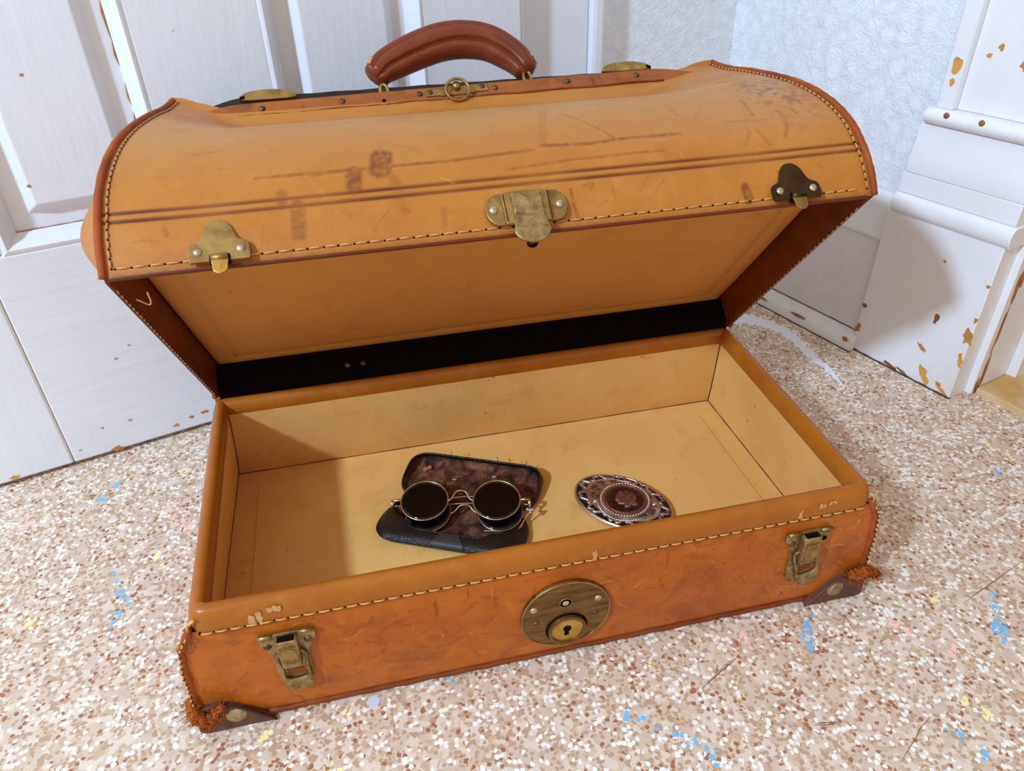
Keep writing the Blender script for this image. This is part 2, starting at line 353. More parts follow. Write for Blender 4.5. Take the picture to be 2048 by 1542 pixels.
for pts, r_ in (([(.3704, -.0579), (.3932, -.0469), (.4169, -.0355)], .0007), ([(.3690, -.0570), (.393, -.0455), (.410, -.0372)], .0003), ([(.4396, -.1029), (.4517, -.1054), (.4659, -.1068)], .0005), ([(.4400, -.1048), (.452, -.1068), (.4655, -.1075)], .0005), ([(.6284, -.0341), (.6704, -.0203), (.7181, -.0046)], .0006),
              ([(.4829, -.1453), (.506, -.1321), (.5191, -.1233), (.5343, -.1175)], .0004), ([(.3309, -.015), (.3414, -.0272), (.3724, -.0451)], .0003), ([(.7469, .0835), (.7754, .057)], .0005)):
    Q = crom(pts, np.linspace(0, 1, 14)); add('floor_scratch', mapv(tube([(q[0] + random.gauss(0, .0003), q[1] + random.gauss(0, .0003), 0.0) for q in Q], [r_ * .8 * math.sin(math.pi * (k + .6) / 14.2) for k in range(14)], 4, jitter=.8), lambda x, y, z: (x, y, z * .2 + .00008)), SCRATCH, fl)
# panelled door of the left wall: every board its own part
d1 = thing('door_1', WR(.3, 0, 0), 'white painted panelled door behind the leather case', kind='structure')
def board(name, a0, a1, z0, z1, b0=-.04, b1=0.0, m=None, par=None, bv=.0022): return bevel(add(name, rbox(a0, a1, b0, b1, z0, z1), m or PAINT, par or d1, smooth=False), bv, 2)
ZT = 1.95
board('stile', -.045, .0752, .006, ZT); board('stile', .5425, .664, .006, ZT); board('muntin', .2555, .3745, .2525, .95)
board('rail', .0755, .5415, .006, .2515, m=PAINT_RAIL); board('rail', .0755, .5415, .951, 1.1, m=PAINT_RAIL); board('muntin', .2555, .3745, 1.101, 1.8); board('rail', .0755, .5415, 1.801, ZT, m=PAINT_RAIL)
def raised_panel(a0, a1, z0, z1):
    # thin ground, then a raised field with sloping margins
    f0, f1, g0, g1 = a0 + .030, a1 - .030, z0 + .030, z1 - .030; bw = .009
    V = [WR(a, -.016, z) for a, z in ((a0 - .004, z0 - .004), (a1 + .004, z0 - .004), (a1 + .004, z1 + .004), (a0 - .004, z1 + .004))]
    V += [WR(a, -.016, z) for a, z in ((f0, g0), (f1, g0), (f1, g1), (f0, g1))]
    V += [WR(a, -.006, z) for a, z in ((f0 + bw, g0 + bw), (f1 - bw, g0 + bw), (f1 - bw, g1 - bw), (f0 + bw, g1 - bw))]
    F = [[8, 9, 10, 11]]
    for k in range(4):
        j = (k + 1) % 4; F += [[k, j, 4 + j, 4 + k], [4 + k, 4 + j, 8 + j, 8 + k]]
    p = bevel(add('panel', (V, F), PAINT, d1, smooth=False), .0015, 2, 20)
    # ogee moulding, four mitred lengths
    prof = [(-.0035, -.0012), (0, .0006), (.003, .0012), (.0065, -.0025), (.0095, -.0085), (.0135, -.0115), (.0145, -.0165)]
    cor = [(a0, z0), (a1, z0), (a1, z1), (a0, z1)]; sg = [(1, 1), (-1, 1), (-1, -1), (1, -1)]
    for k in range(4):
        j = (k + 1) % 4; V = []
        for (ca, cz), (sa, sz) in ((cor[k], sg[k]), (cor[j], sg[j])):
            V += [WR(ca + sa * o, bb, cz + sz * o) for o, bb in prof]
        n = len(prof); add('panel_moulding', (V, [[i, i + 1, n + i + 1, n + i] for i in range(n - 1)]), PAINT, d1, autosmooth=50)
for a0, a1 in ((.0955, .2555), (.3745, .5425)):
    raised_panel(a0, a1, .2525, .95); raised_panel(a0, a1, 1.101, 1.8)
board('stile', .0745, .0955, .2525, ZT)
# paint cracks on the door: fine open joints showing bare wood
def crack(pts, r, par, m=CHIP_DARK): add('paint_crack', tube([WR(a, bb, z) for a, bb, z in pts], r, 6), m, par)
crack([(.2415 + .0012 * math.sin(k * 2.3) + .0006 * math.sin(k * 7), -.0148, .255 + k * .012) for k in range(22)], .0011, d1)
crack([(.098 + k * .01, -.0152, .2665 + .0007 * math.sin(k * 3.1)) for k in range(14)], .0008, d1)
crack([(.0753, -.0007, .008 + k * .02) for k in range(12)], .0007, d1, JOINT)
def chip(pl_, cu, cv, ru, rv, par, m=CHIP, rot=0.0, k=11):
    pts = []
    for i in range(k):
        a = 2 * math.pi * i / k; q = .55 + .75 * random.random(); u, v = ru * q * math.cos(a), rv * q * math.sin(a)
        pts.append((cu + u * math.cos(rot) - v * math.sin(rot), cv + u * math.sin(rot) + v * math.cos(rot)))
    pts = smooth_poly(pts, 26)
    add('paint_chip', prism(pts, -.0003, .0004, pl_), m, par, smooth=False)
face_door = lambda u, v, d: WR(u, d, v)
for u, v, r in ((.162, .404, .002), (.135, .31, .002)): chip(lambda u, v, d: WR(u, -.006 + d, v), u, v, r, r * .7, d1, CHIP)
for u, v, r in ((.168, .131, .002), (.186, .016, .0035), (.143, .04, .002), (.018, .010, .005), (.221, .023, .0045), (.205, .021, .003), (.12, .008, .006), (.114, .04, .0018), (.085, .02, .0018), (.152, .119, .002)): chip(face_door, u, v, r, r * .55, d1, CHIP)
# door frame and plaster
t1 = thing('trim_1', WR(.74, 0, 0), 'white wooden frame at the right side of the panelled door', kind='structure')
board('door_stop', .6642, .682, .0, ZT + .05, -.06, -.021, par=t1, bv=.004); board('frame_post', .6822, .7758, .0, ZT + .05, -.07, -.027, par=t1); board('frame_bead', .776, .796, .0, ZT + .05, -.07, -.018, par=t1, bv=.006)
board('frame_post', -.16, -.048, .0, ZT + .05, -.06, .004, par=t1); board('frame_head', -.16, .796, ZT + .051, ZT + .15, -.06, .004, par=t1)
w = add('wall_left', rbox(.79, 1.06, -.12, -.046, 0, 2.4), PLASTER, None, smooth=False); setp(w, 'rough white plaster wall between door frame and corner', kind='structure')
w = add('wall_left', rbox(-1.3, -.155, -.12, -.046, 0, 2.4), PLASTER, None, smooth=False); setp(w, 'white plaster wall left of the panelled door', kind='structure')
w = add('wall_right', rbox(1.04, 1.16, -.12, .30, 0, 2.4), PLASTER, None, smooth=False); setp(w, 'white plaster wall at the right of the corner', kind='structure')
# skirting board of the right wall (profile swept along b)
def sweep_b(prof, b0, b1):
    n = len(prof); V = [WR(a, bb, z) for bb in (b0, b1) for a, z in prof]; F = [[i, (i + 1) % n, n + (i + 1) % n, n + i] for i in range(n)] + [list(range(n)), list(range(n, 2 * n))]
    return V, F
bbr = thing('baseboard_right', WR(1.03, .1, 0), 'white skirting board along the right wall', kind='structure')
add('skirting_face', sweep_b([(1.045, 0), (1.030, 0), (1.030, .150), (1.027, .153), (1.027, .158), (1.030, .162), (1.031, .195), (1.034, .205), (1.039, .2085), (1.045, .2085)], -.045, .2735), PAINT_OLD, bbr, autosmooth=40)
add('floor_bead', sweep_b([(1.030, 0)] + [(1.030 - .0225 * math.cos(a), .021 * math.sin(a)) for a in np.linspace(0, math.pi / 2, 7)], -.045, .2785), PAINT_OLD, bbr, autosmooth=50)
for u, v, ru, rv in ((.185, .012, .012, .0025), (.268, .013, .005, .004), (.12, .01, .008, .002)): chip(lambda u, v, d: WR(1.030 - .0205 - d, u, v + .001), u, v, ru, rv, bbr, CHIP_DARK)
# plinth block and architrave of the right doorway
t2 = thing('trim_2', WR(1.02, .35, 0), 'worn white plinth block and moulded architrave of the right doorway', kind='structure')
def sweep_z(prof_a, b0f, b1): pass
def plinth_part(name, prof, b0, b1):
    """prof: list of (a,z) outline of the front; extruded between b0 and b1"""
    pts = [(1.06, prof[0][1])] + prof + [(1.06, prof[-1][1])]
    n = len(pts); V = [WR(a, bb, z) for bb in (b0, b1) for a, z in pts]; F = [[i, (i + 1) % n, n + (i + 1) % n, n + i] for i in range(n)] + [list(range(n)), list(range(n, 2 * n))]
    return bevel(add(name, (V, F), PAINT_OLD, t2, autosmooth=35), .001, 2, 50)
plinth_part('plinth_block', [(1.0195, 0), (1.0195, .196)], .2735, .4175)
plinth_part('plinth_bead', [(1.0185, .196)] + [(1.0195 - .006 * math.sin(x), .208 - .011 * math.cos(x)) for x in np.linspace(.2, math.pi - .2, 8)] + [(1.0195, .220)], .2775, .4225)
plinth_part('plinth_fascia', [(1.0215, .220), (1.0215, .244)], .277, .419)
plinth_part('plinth_cove', [(1.0215, .244), (1.0205, .250), (1.0225, .268), (1.0255, .288), (1.0265, .300)], .280, .419)
plinth_part('plinth_roll', [(1.0265, .300)] + [(1.027 - .010 * math.sin(x), .309 - .009 * math.cos(x)) for x in np.linspace(0, math.pi, 9)] + [(1.0265, .318)], .286, .421)
plinth_part('architrave_fillet', [(1.026, .318), (1.026, 2.1)], .292, .3115)
plinth_part('architrave_board', [(1.034, .318), (1.034, 2.1)], .3115, .4185)
fp = lambda u, v, d: WR(1.0195 - d, u, v); fa = lambda u, v, d: WR(1.0340 - d, u, v); ff = lambda u, v, d: WR(1.0260 - d, u, v)
for u, v, ru, rv, r, m in ((.378, .014, .010, .005, -.9, CHIP), (.372, .090, .0025, .006, 0, CHIP_DARK), (.366, .047, .006, .002, -.6, CHIP), (.413, .084, .0045, .0095, .3, CHIP), (.4145, .054, .003, .007, .2, CHIP), (.406, .006, .008, .003, -.6, CHIP),
                        (.335, .0035, .010, .0025, -.2, CHIP_DARK), (.352, .003, .009, .002, -.3, CHIP_DARK), (.277, .066, .003, .003, 0, CHIP_DARK), (.276, .032, .003, .006, 0, CHIP_DARK), (.3995, .012, .003, .002, 0, CHIP), (.4155, .107, .002, .003, 0, CHIP), (.36, .16, .002, .0015, 0, CHIP), (.4155, .15, .002, .002, 0, CHIP)): chip(fp, u, v, ru * 1.2, rv * 1.2, t2, m, r, 15)
for u, v, ru, rv, p, m in ((.302, .363, .0055, .008, ff, CHIP), (.302, .346, .003, .004, ff, CHIP), (.339, .384, .003, .0035, fa, CHIP), (.329, .375, .0025, .003, fa, CHIP), (.368, .371, .005, .006, fa, CHIP)): chip(p, u, v, ru, rv, t2, m)
for u in (.352, .312): add('nail_head', dome(u, .3135, .0035, .0015, lambda p, q, d: WR(1.018 - d, p, q)), CHIP_DARK, t2)
add('dirt_line', tube([WR(1.0185, b_, .0006 + .0005 * math.sin(b_ * 300)) for b_ in np.linspace(.272, .419, 30)], .0011, 5, jitter=.7), DIRT, t2); add('dirt_line', tube([WR(1.030, .2735 + .0003 * math.sin(z * 200), z) for z in np.linspace(.02, .2, 20)], .0005, 5), JOINT, t2)
add('dirt_line', tube([WR(1.0295, b_, .0215) for b_ in np.linspace(-.04, .275, 40)], .0006, 5, jitter=.8), DIRT, bbr); add('dirt_line', tube([WR(1.0072, b_, .0004) for b_ in np.linspace(-.04, .279, 40)], .0009, 5, jitter=.8), DIRT, bbr)
# doorway lining, door stop, sill, far door
d2 = thing('door_2', WR(1.12, .6, 0), 'doorway with worn white jamb and bare wood sill', kind='structure')
board('jamb_lining', 1.0605, 1.118, .0, 2.1, .36, .4255, PAINT_OLD, d2) if False else None
def vboard(name, a0, a1, b0, b1, z0, z1, m): return bevel(add(name, rbox(a0, a1, b0, b1, z0, z1), m, d2, smooth=False), .0012, 2)
vboard('jamb_back', 1.0605, 1.10, .36, .4165, 0, 2.1, PAINT_OLD); vboard('jamb_lining', 1.049, 1.118, .4166, .4255, 0, 2.1, PAINT_OLD); vboard('jamb_stop', 1.1185, 1.16, .40, .4370, 0, 2.1, PAINT_OLD); vboard('jamb_inner', 1.1605, 1.20, .40, .4300, 0, 2.1, PAINT_OLD)
vboard('door_sill', 1.057, 1.30, .4265, 1.25, -.01, .008, SILL); vboard('door_leaf', 1.205, 1.245, .40, 1.25, .012, 2.05, DOORWOOD)
fj = lambda u, v, d: WR(u, .4255 + d, v)
for u, v, ru, rv in ((1.062, .03, .004, .03), (1.06, .085, .003, .03), (1.06, .14, .004, .02), (1.065, .155, .006, .012), (1.056, .01, .003, .012)): chip(fj, u, v, ru, rv, d2, CHIP_DARK)
for u, v, ru, rv in ((1.128, .06, .003, .012), (1.125, .1, .002, .008)): chip(lambda u, v, d: WR(1.1185 - d, v * 0 + .432 + (u - 1.126), v), u, v, ru, rv, d2, CHIP)
# white paint spilled on the floor by the skirting
cl_ = crom([(.665, .492), (.700, .480), (.722, .455), (.732, .42), (.729, .375), (.732, .335), (.7275, .292)], np.linspace(0, 1, 70)); tg_ = np.gradient(cl_, axis=0); tg_ /= np.linalg.norm(tg_, axis=1)[:, None]
wd_ = np.interp(np.linspace(0, 1, 70), [0, .15, .35, .5, .7, .85, 1], [.016, .014, .010, .008, .0065, .004, .0006])
sp = [tuple(cl_[k] + np.array([-tg_[k][1], tg_[k][0]]) * wd_[k] * (.55 + .9 * random.random())) for k in range(70)] + [tuple(cl_[k] - np.array([-tg_[k][1], tg_[k][0]]) * wd_[k] * (.55 + .9 * random.random())) for k in range(69, -1, -1)]
spo = add('paint_spill', join(prism(sp, 0.0, .0006, lambda u, v, d: (u, v, d)), *[prism(circ(cl_[k][0] + random.gauss(0, .008), cl_[k][1] + random.gauss(0, .006), random.uniform(.0008, .0022), 8, random.uniform(.0012, .004)), 0.0, .0005, lambda u, v, d: (u, v, d)) for k in range(20, 68, 3)]), SPILL, None, smooth=False); setp(spo, 'streak of dried white paint on the speckled floor near the skirting', 'paint spill')

sm = add('paint_spot', prism(circ(.1195, -.0072, .0048, 22, .0050), 0.0, .0005, lambda u, v, d: (u, v, d)), SPOT, None, smooth=False); setp(sm, 'small round bluish white paint spot on the floor in front of the case', 'paint spot')
# ================================================================== THE LEATHER CASE
bag = thing('leather_case', (.27, .13, 0), 'worn tan leather travelling case standing open with domed lid tipped back', 'suitcase')
def add_b(name, vf, m, **k): return add(name, vf, m, bag, **k)
# ---- tray
ZL = [0, .05, .092, .107, .127]
xl = lambda z: float(np.interp(z, ZL, [-.004, -.004, .000, .009, .012])); xr = lambda z: float(np.interp(z, ZL, [.542, .543, .540, .532, .530]))
bx = lambda z, s: float(np.interp(z, [0, .127], [-.006, .0005] if s < 0 else [.547, .5385])); by = lambda z, s: float(np.interp(z, [0, .127], [.287, .2675] if s < 0 else [.288, .2705]))
NU, NV = 640, 140
uu, vv = np.meshgrid(np.linspace(0, 1, NU), np.linspace(0, 1, NV)); uu = uu.ravel(); vv = vv.ravel(); zz = .004 + vv * .104
XL = np.interp(zz, ZL, [-.004, -.004, .000, .009, .012]); XR = np.interp(zz, ZL, [.542, .543, .540, .532, .530])
px = XL + (XR - XL) * uu; py = .0012 - .0035 * np.sin(np.pi * np.clip(vv, 0, 1)) ** .7 * np.sin(np.pi * uu) ** .3 + np.where(zz < .012, (.012 - zz) ** 2 * 30, 0)
def seg_mask(U, V, pts, w):
    m = np.zeros(len(U)); pts = np.array(pts, float)
    for a, c in zip(pts[:-1], pts[1:]):
        lo = np.minimum(a, c) - w * 2; hi = np.maximum(a, c) + w * 2
        k = np.where((U > lo[0]) & (U < hi[0]) & (V > lo[1]) & (V < hi[1]))[0]
        if len(k) == 0: continue
        d = c - a; L = d @ d + 1e-12; t = np.clip(((U[k] - a[0]) * d[0] + (V[k] - a[1]) * d[1]) / L, 0, 1)
        r = np.hypot(U[k] - a[0] - t * d[0], V[k] - a[1] - t * d[1]); m[k] = np.maximum(m[k], np.clip((1.2 - r / w) * 2.2, 0, 1))
    return m
def crinkle(nv, ns):
    # smooth random mottling on a grid, -1..1
    a = rng.normal(size=(nv, ns)); k = np.array([1, 2, 3, 2, 1.]) / 9
    for _ in range(2):
        a = np.apply_along_axis(lambda r: np.convolve(r, k, 'same'), 0, a); a = np.apply_along_axis(lambda r: np.convolve(r, k, 'same'), 1, a)
    return np.clip(a / (2 * a.std()), -1, 1).ravel()
def scratches(U, V, box_, n, wr=(.0005, .0012), lr=(.006, .03), curv=.4, bias=None):
    m = np.zeros(len(U))
    for _ in range(n):
        x, y = rng.uniform(box_[0], box_[1]), rng.uniform(box_[2], box_[3]); L = rng.uniform(*lr); a = rng.uniform(0, math.pi) if bias is None else rng.normal(bias, .35); c = rng.normal(0, curv) / L; P = []
        for k in range(6):
            P.append((x, y)); x += L / 5 * math.cos(a); y += L / 5 * math.sin(a); a += c * L / 5
        m = np.maximum(m, seg_mask(U, V, P, rng.uniform(*wr)) * rng.uniform(.25, .9))
    return m
dk = scratches(px, zz, (0, .54, .005, .1), 120, (.0005, .0011), (.003, .02), .25) * .7
dk = np.maximum(dk, scratches(px, zz, (.09, .26, .02, .085), 50, (.0006, .0015), (.003, .018), .25) * .7); dk = np.maximum(dk, scratches(px, zz, (.33, .47, .03, .09), 30, (.0006, .0014), (.004, .02), .25) * .6)
for a, b_, r, s_ in ((.155, .035, .016, .55), (.215, .062, .010, .5), (.09, .03, .012, .5), (.235, .045, .018, .4), (.45, .03, .008, .55), (.452, .012, .006, .6), (.40, .06, .014, .35), (.33, .05, .012, .4), (.02, .06, .01, .25), (.515, .06, .016, .35)):
    dk = np.maximum(dk, s_ * np.clip(1.2 - np.hypot((px - a) * .8, zz - b_) / r, 0, 1))
dk = np.maximum(dk, .7 * np.clip((.008 - zz) / .006 + .35 * np.sin(px * 310) * np.sin(px * 97), 0, 1))
lt = scratches(px, zz, (0, .54, .01, .1), 40, (.0004, .0009), (.004, .016)) * .6; lt = np.maximum(lt, scratches(px, zz, (.47, .535, .03, .1), 36, (.0005, .001), (.004, .014)) * .7)
lt = np.maximum(lt, scratches(px, zz, (.455, .49, .012, .03), 22, (.0004, .0008), (.006, .014)) * .8)
tw = crinkle(NV, NU); dk = dk * np.clip(.58 + .35 * tw, .1, .95); lt = lt * np.clip(.5 + .4 * tw, 0, 1)
tray = add_b('tray_front_panel', (np.stack([px, py, zz], 1), gridF(NU, NV)), LEATHER_TRAY, attr={'wear': np.stack([np.clip(dk, 0, 1), np.clip(lt, 0, 1), np.zeros(len(px))], 1)})
zero = lambda vf: {'wear': np.zeros((len(vf[0]), 3))}
for s in (-1, 1):
    fx = xl if s < 0 else xr
    def side(u, v, s=s, fx=fx):
        z = .004 + v * .104; x0, y0, x1, y1 = fx(z), .001, bx(z, s), by(z, s); bul = .004 * math.sin(math.pi * u) * math.sin(math.pi * v)
        return (x0 + (x1 - x0) * u + s * bul, y0 + (y1 - y0) * u, z)
    vf = grid(30, 16, side); add_b('tray_side_panel', vf, LEATHER_TRAY, attr=zero(vf))
vf = grid(30, 12, lambda u, v: (bx(.004 + v * .122, -1) * (1 - u) + bx(.004 + v * .122, 1) * u, by(.004 + v * .122, -1) * (1 - u) + by(.004 + v * .122, 1) * u, .004 + v * .122)); add_b('tray_back_panel', vf, LEATHER_TRAY, attr=zero(vf))
V, F = box(0, 1, 0, 1, 0, 1)
V = [((xl(0) + .002 if y == 0 else bx(0, -1) + .002) if x == 0 else (xr(0) - .002 if y == 0 else bx(0, 1) - .002), .003 if y == 0 else .285, .0015 if z == 0 else .010) for x, y, z in V]
add_b('tray_base', (V, F), LEATHER_DARK, smooth=False)
# ---- rim binding: one rolled strip swept round the tray mouth
def rpath(cs, r, k=6, nseg=14):
    """rounded closed path through 4 corners with outward normals"""
    out = []; cs = [np.array(c, float) for c in cs]; n = len(cs)
    for i in range(n):
        p, c, q = cs[i - 1], cs[i], cs[(i + 1) % n]; d0 = (p - c) / np.linalg.norm(p - c); d1_ = (q - c) / np.linalg.norm(q - c)
        a, b_ = c + d0 * r, c + d1_ * r
        nin = np.array([-d0[1], d0[0]]) ; 
        for j in range(k + 1):
            t = j / k; out.append((1 - t) ** 2 * a + 2 * t * (1 - t) * c + t * t * b_)
        e = cs[(i + 1) % n]; f = e + (c - e) / np.linalg.norm(c - e) * r
        for j in range(1, nseg): out.append(b_ + (f - b_) * j / nseg)
    return np.array(out)
def normals(P):
    T = np.roll(P, -1, 0) - np.roll(P, 1, 0); T /= np.linalg.norm(T, axis=1)[:, None]; N = np.stack([T[:, 1], -T[:, 0]], 1)
    if ((P - P.mean(0)) * N).sum() < 0: N = -N
    return N
def psweep(P, prof, fn):
    N = normals(P); m = len(P); n = len(prof); V = []; F = []
    for i in range(m):
        for o, z in prof: q = P[i] + N[i] * o; V.append(fn(q[0], q[1], z))
    for i in range(m):
        for j in range(n - 1): F.append([i * n + j, i * n + j + 1, ((i + 1) % m) * n + j + 1, ((i + 1) % m) * n + j])
    return V, F
RP = rpath([(.012, 0), (.530, 0), (.5385, .2705), (.0005, .2675)], .012)
prof = [(-.002, .104), (.0008, .1045), (.0022, .1065), (.0026, .113), (.0018, .120), (-.0008, .1252), (-.0045, .1275), (-.0085, .1265), (-.0112, .1225), (-.0118, .115), (-.0095, .109)]
rim = add_b('rim_binding', psweep(RP, prof, lambda x, y, z: (x, y, z)), LEATHER_RIM)
# light scuffs on the front of the rim
def scuff(pts, d=.0004):
    us = [q[0] for q in pts]; vs_ = [q[1] for q in pts]; parts = []; w0 = max(us) - min(us); h0 = max(vs_) - min(vs_)
    for _ in range(int(5 + w0 * 1600)):
        u, v = random.uniform(min(us), max(us)), random.uniform(min(vs_) + h0 * .3, max(vs_)); L = random.uniform(.3, .8) * h0; w_ = random.uniform(.0004, .0011); k = random.gauss(0, .0008)
        parts.append(prism([(u - w_, v), (u, v + L * .3), (u + w_, v), (u + k + w_ * .3, max(min(vs_), v - L)), (u + k - w_ * .3, max(min(vs_), v - L * .9))], -.0002, d * random.uniform(.5, 1), lambda a, b_, q: (a, -.0025 - q, b_)))
    add('scuff_mark', join(*parts), SCUFF, rim, smooth=False, kind='stuff')
scuff([(.049, .119), (.058, .121), (.060, .115), (.057, .107), (.053, .110), (.050, .114)]); scuff([(.063, .1205), (.068, .121), (.073, .1225), (.071, .119), (.065, .117)]); scuff([(.2965, .119), (.299, .119), (.2985, .107), (.297, .108)])
scuff([(.466, .118), (.468, .118), (.4675, .110), (.466, .110)]); scuff([(.483, .121), (.487, .122), (.486, .117), (.484, .118)]); scuff([(.491, .122), (.496, .1225), (.495, .119), (.492, .119)])
# ---- stitches: rows of thread along a path
def stitches(name, path, pitch, length, rad, off, m, nrm_fn, par, sag=0.0):
    P = np.array(path); L = np.concatenate([[0], np.cumsum(np.linalg.norm(np.diff(P, axis=0), axis=1))]); tot = L[-1]; parts = []; holes = []
    at = lambda s: np.array([np.interp(s, L, P[:, k]) for k in range(3)])
    s = pitch * .5
    while s + length < tot:
        j = (random.random() - .5) * pitch * .12; pts = [at(s + j + length * q) for q in (0, .25, .5, .75, 1)]; nr = nrm_fn(pts[2])
        lift = (-.3, .5, .8, .5, -.3)
        parts.append(tube([p + nr * (off + rad * l) for p, l in zip(pts, lift)], [rad * .6, rad, rad * 1.05, rad, rad * .6], 6))
        h = at(s - (pitch - length) * .5 + j); holes.append(tube([h - nr * .0003, h + nr * (off + .0003)], rad * 1.0, 6)); s += pitch
    o = add(name, join(*parts), m, par, kind='stuff'); add('stitch_holes', join(*holes), HOLE, par, kind='stuff'); return o
stitches('rim_stitching', [(x, 0.0, .1085) for x in np.linspace(.012, .530, 60)], .0098, .0078, .00062, .0026, THREAD, lambda p: np.array([0, -1., 0]), bag)
# ---- corner welts with fraying, seams of the vertical corners
for s in (-1, 1):
    fx = xl if s < 0 else xr
    pts = [(fx(z) + s * (.0012 + .0005 * math.sin(z * 200)), .001 + .0005 * math.sin(z * 170), z) for z in np.linspace(.016, .112, 34)]
    wl = add_b('corner_welt', tube(pts, [.0030 + .0004 * math.sin(k * 1.7) for k in range(34)], 8, jitter=.35), LEATHER_EDGE)
    stitches('welt_stitching', [(p[0] + s * .001, p[1] - .0030, p[2]) for p in pts[3:]], .0056, .0042, .0006, .0012, THREAD, lambda p: np.array([0, -1., 0]), wl)
    cp = [(fx(.125) + s * -.004, -.0022, .1225), (fx(.12) + s * .001, -.0012, .118), (fx(.112) + s * .001, -.0005, .111)]
    add('corner_tack', tube(cp, .0011, 6), THREAD, wl)
# ---- lining of the tray
IP = RP - normals(RP) * .0112
TQ = [(.0225, .0115), (.5195, .0115), (.5275, .259), (.0115, .256)]; BQ = [(.001, .006), (.535, .006), (.5355, .2815), (-.002, .2805)]; ZF, ZW = .020, .117
for k in range(4):
    j = (k + 1) % 4
    def wall(u, v, k=k, j=j):
        a = (np.array(TQ[k]) * (1 - u) + np.array(TQ[j]) * u); c = (np.array(BQ[k]) * (1 - u) + np.array(BQ[j]) * u); w_ = v ** .75; p = c * (1 - w_) + a * w_
        return (p[0], p[1], ZF + (ZW - ZF) * v)
    add_b(('lining_front', 'lining_side', 'lining_back', 'lining_side')[k], grid(24, 10, wall), LINING)
    add_b('lining_seam', tube([(BQ[k][0] * (1 - (v ** .75)) + TQ[k][0] * v ** .75, BQ[k][1] * (1 - (v ** .75)) + TQ[k][1] * v ** .75, ZF + (ZW - ZF) * v) for v in np.linspace(0, 1, 10)], .0009, 6), SEAMDARK)
add_b('lining_floor', grid(2, 2, lambda u, v: ((BQ[0][0] * (1 - u) + BQ[1][0] * u) * (1 - v) + (BQ[3][0] * (1 - u) + BQ[2][0] * u) * v, .006 + .2755 * v, ZF)), LINING, smooth=False)
fb = [(.024, .030), (.512, .030), (.512, .258), (.021, .257)]
bevel(add_b('lining_floor_board', prism(rpath(fb, .006, 4, 3).tolist(), ZF - .0005, ZF + .0012, lambda u, v, d: (u, v, d)), LINING, smooth=False), .0006, 2)
for k in range(4):
    a, c = np.array(BQ[k]), np.array(BQ[(k + 1) % 4]); add_b('lining_seam', tube([(a[0] + (c[0] - a[0]) * q, a[1] + (c[1] - a[1]) * q, ZF + .0003 + .0004 * math.sin(q * 40)) for q in np.linspace(0, 1, 40)], .0008, 5), SEAMDARK)
# ---- corner caps with big rivet and frayed leather
FR_ = lambda u, v, d: (u, -d, v)
def cap(side_):
    m_ = (lambda x: x) if side_ < 0 else (lambda x: .539 - x)
    poly = smooth_poly([(m_(-.007), .001), (m_(-.0085), .014), (m_(-.007), .028), (m_(.004), .030), (m_(.015), .029), (m_(.025), .022), (m_(.036), .010), (m_(.045), .0008), (m_(.02), .0008)], 40)
    c = bevel(add_b('corner_cap', prism(poly, -.004, .0045, FR_), LEATHER_CAP, smooth=False), .0016, 3, 40)
    def sidewall(u, v):
        x = (-.0085 if side_ < 0 else .5475); return (x + (-side_) * .002 * (abs(v - .5)), u * .045, .001 + v * .028 * (1 - u ** 2))
    add('cap_side', grid(10, 6, sidewall), LEATHER_CAP, c)
    add('cap_rivet', dome(m_(.0195), .0160, .0078, .0022, FR_, .0044, 20, 4), CAPRIV, c)
    # frayed suede edge
    if side_ < 0: pts = [(-.0095, .006, .030), (-.0085, -.003, .031), (-.004, -.0075, .024), (.001, -.0085, .020), (.005, -.0078, .0235), (.009, -.0068, .0285), (.0135, -.006, .0315)]
    else: pts = [(.527, -.0065, .032), (.533, -.0075, .033), (.540, -.0075, .034), (.546, -.006, .033), (.552, -.006, .029), (.5565, -.0055, .026)]
    Q = crom(pts, np.linspace(0, 1, 26)); rr = [.0028 + .0022 * math.sin(math.pi * min(1, k / 25 + .12)) + .0008 * random.random() for k in range(26)]
    f = add('frayed_leather', tube(Q, rr, 9, jitter=.5), FUZZ, c)
    fib = []
    for _ in range(170):
        k = random.randint(1, 24); p = Vector(Q[k]); d = Vector((random.gauss(0, 1), random.gauss(-.5, .8), random.gauss(0, .8))).normalized(); L = random.uniform(.003, .0065)
        q = p + d * rr[k] * .8; fib.append(tube([q, q + d * L * .6, q + d * L + Vector((random.gauss(0, .0012), random.gauss(0, .0012), random.gauss(0, .0012)))], [.00035, .0003, .0001], 3))
    add('leather_fibres', join(*fib), FUZZ, c, kind='stuff')
    e = [(m_(x), -.0047, z) for x, z in ((.012, .0295), (.022, .0255), (.030, .018), (.038, .009), (.046, .0015))]
    add('cap_edge', tube(crom(e, np.linspace(0, 1, 14)), .0012, 6), SEAMDARK if side_ < 0 else LEATHER_CAP, c)
cap(-1); cap(1)
add_b('bottom_edge', tube([(x, .0015, .0042 + .0006 * math.sin(x * 200)) for x in np.linspace(.04, .50, 60)], .0026, 6, jitter=.3), LEATHER_DARK)
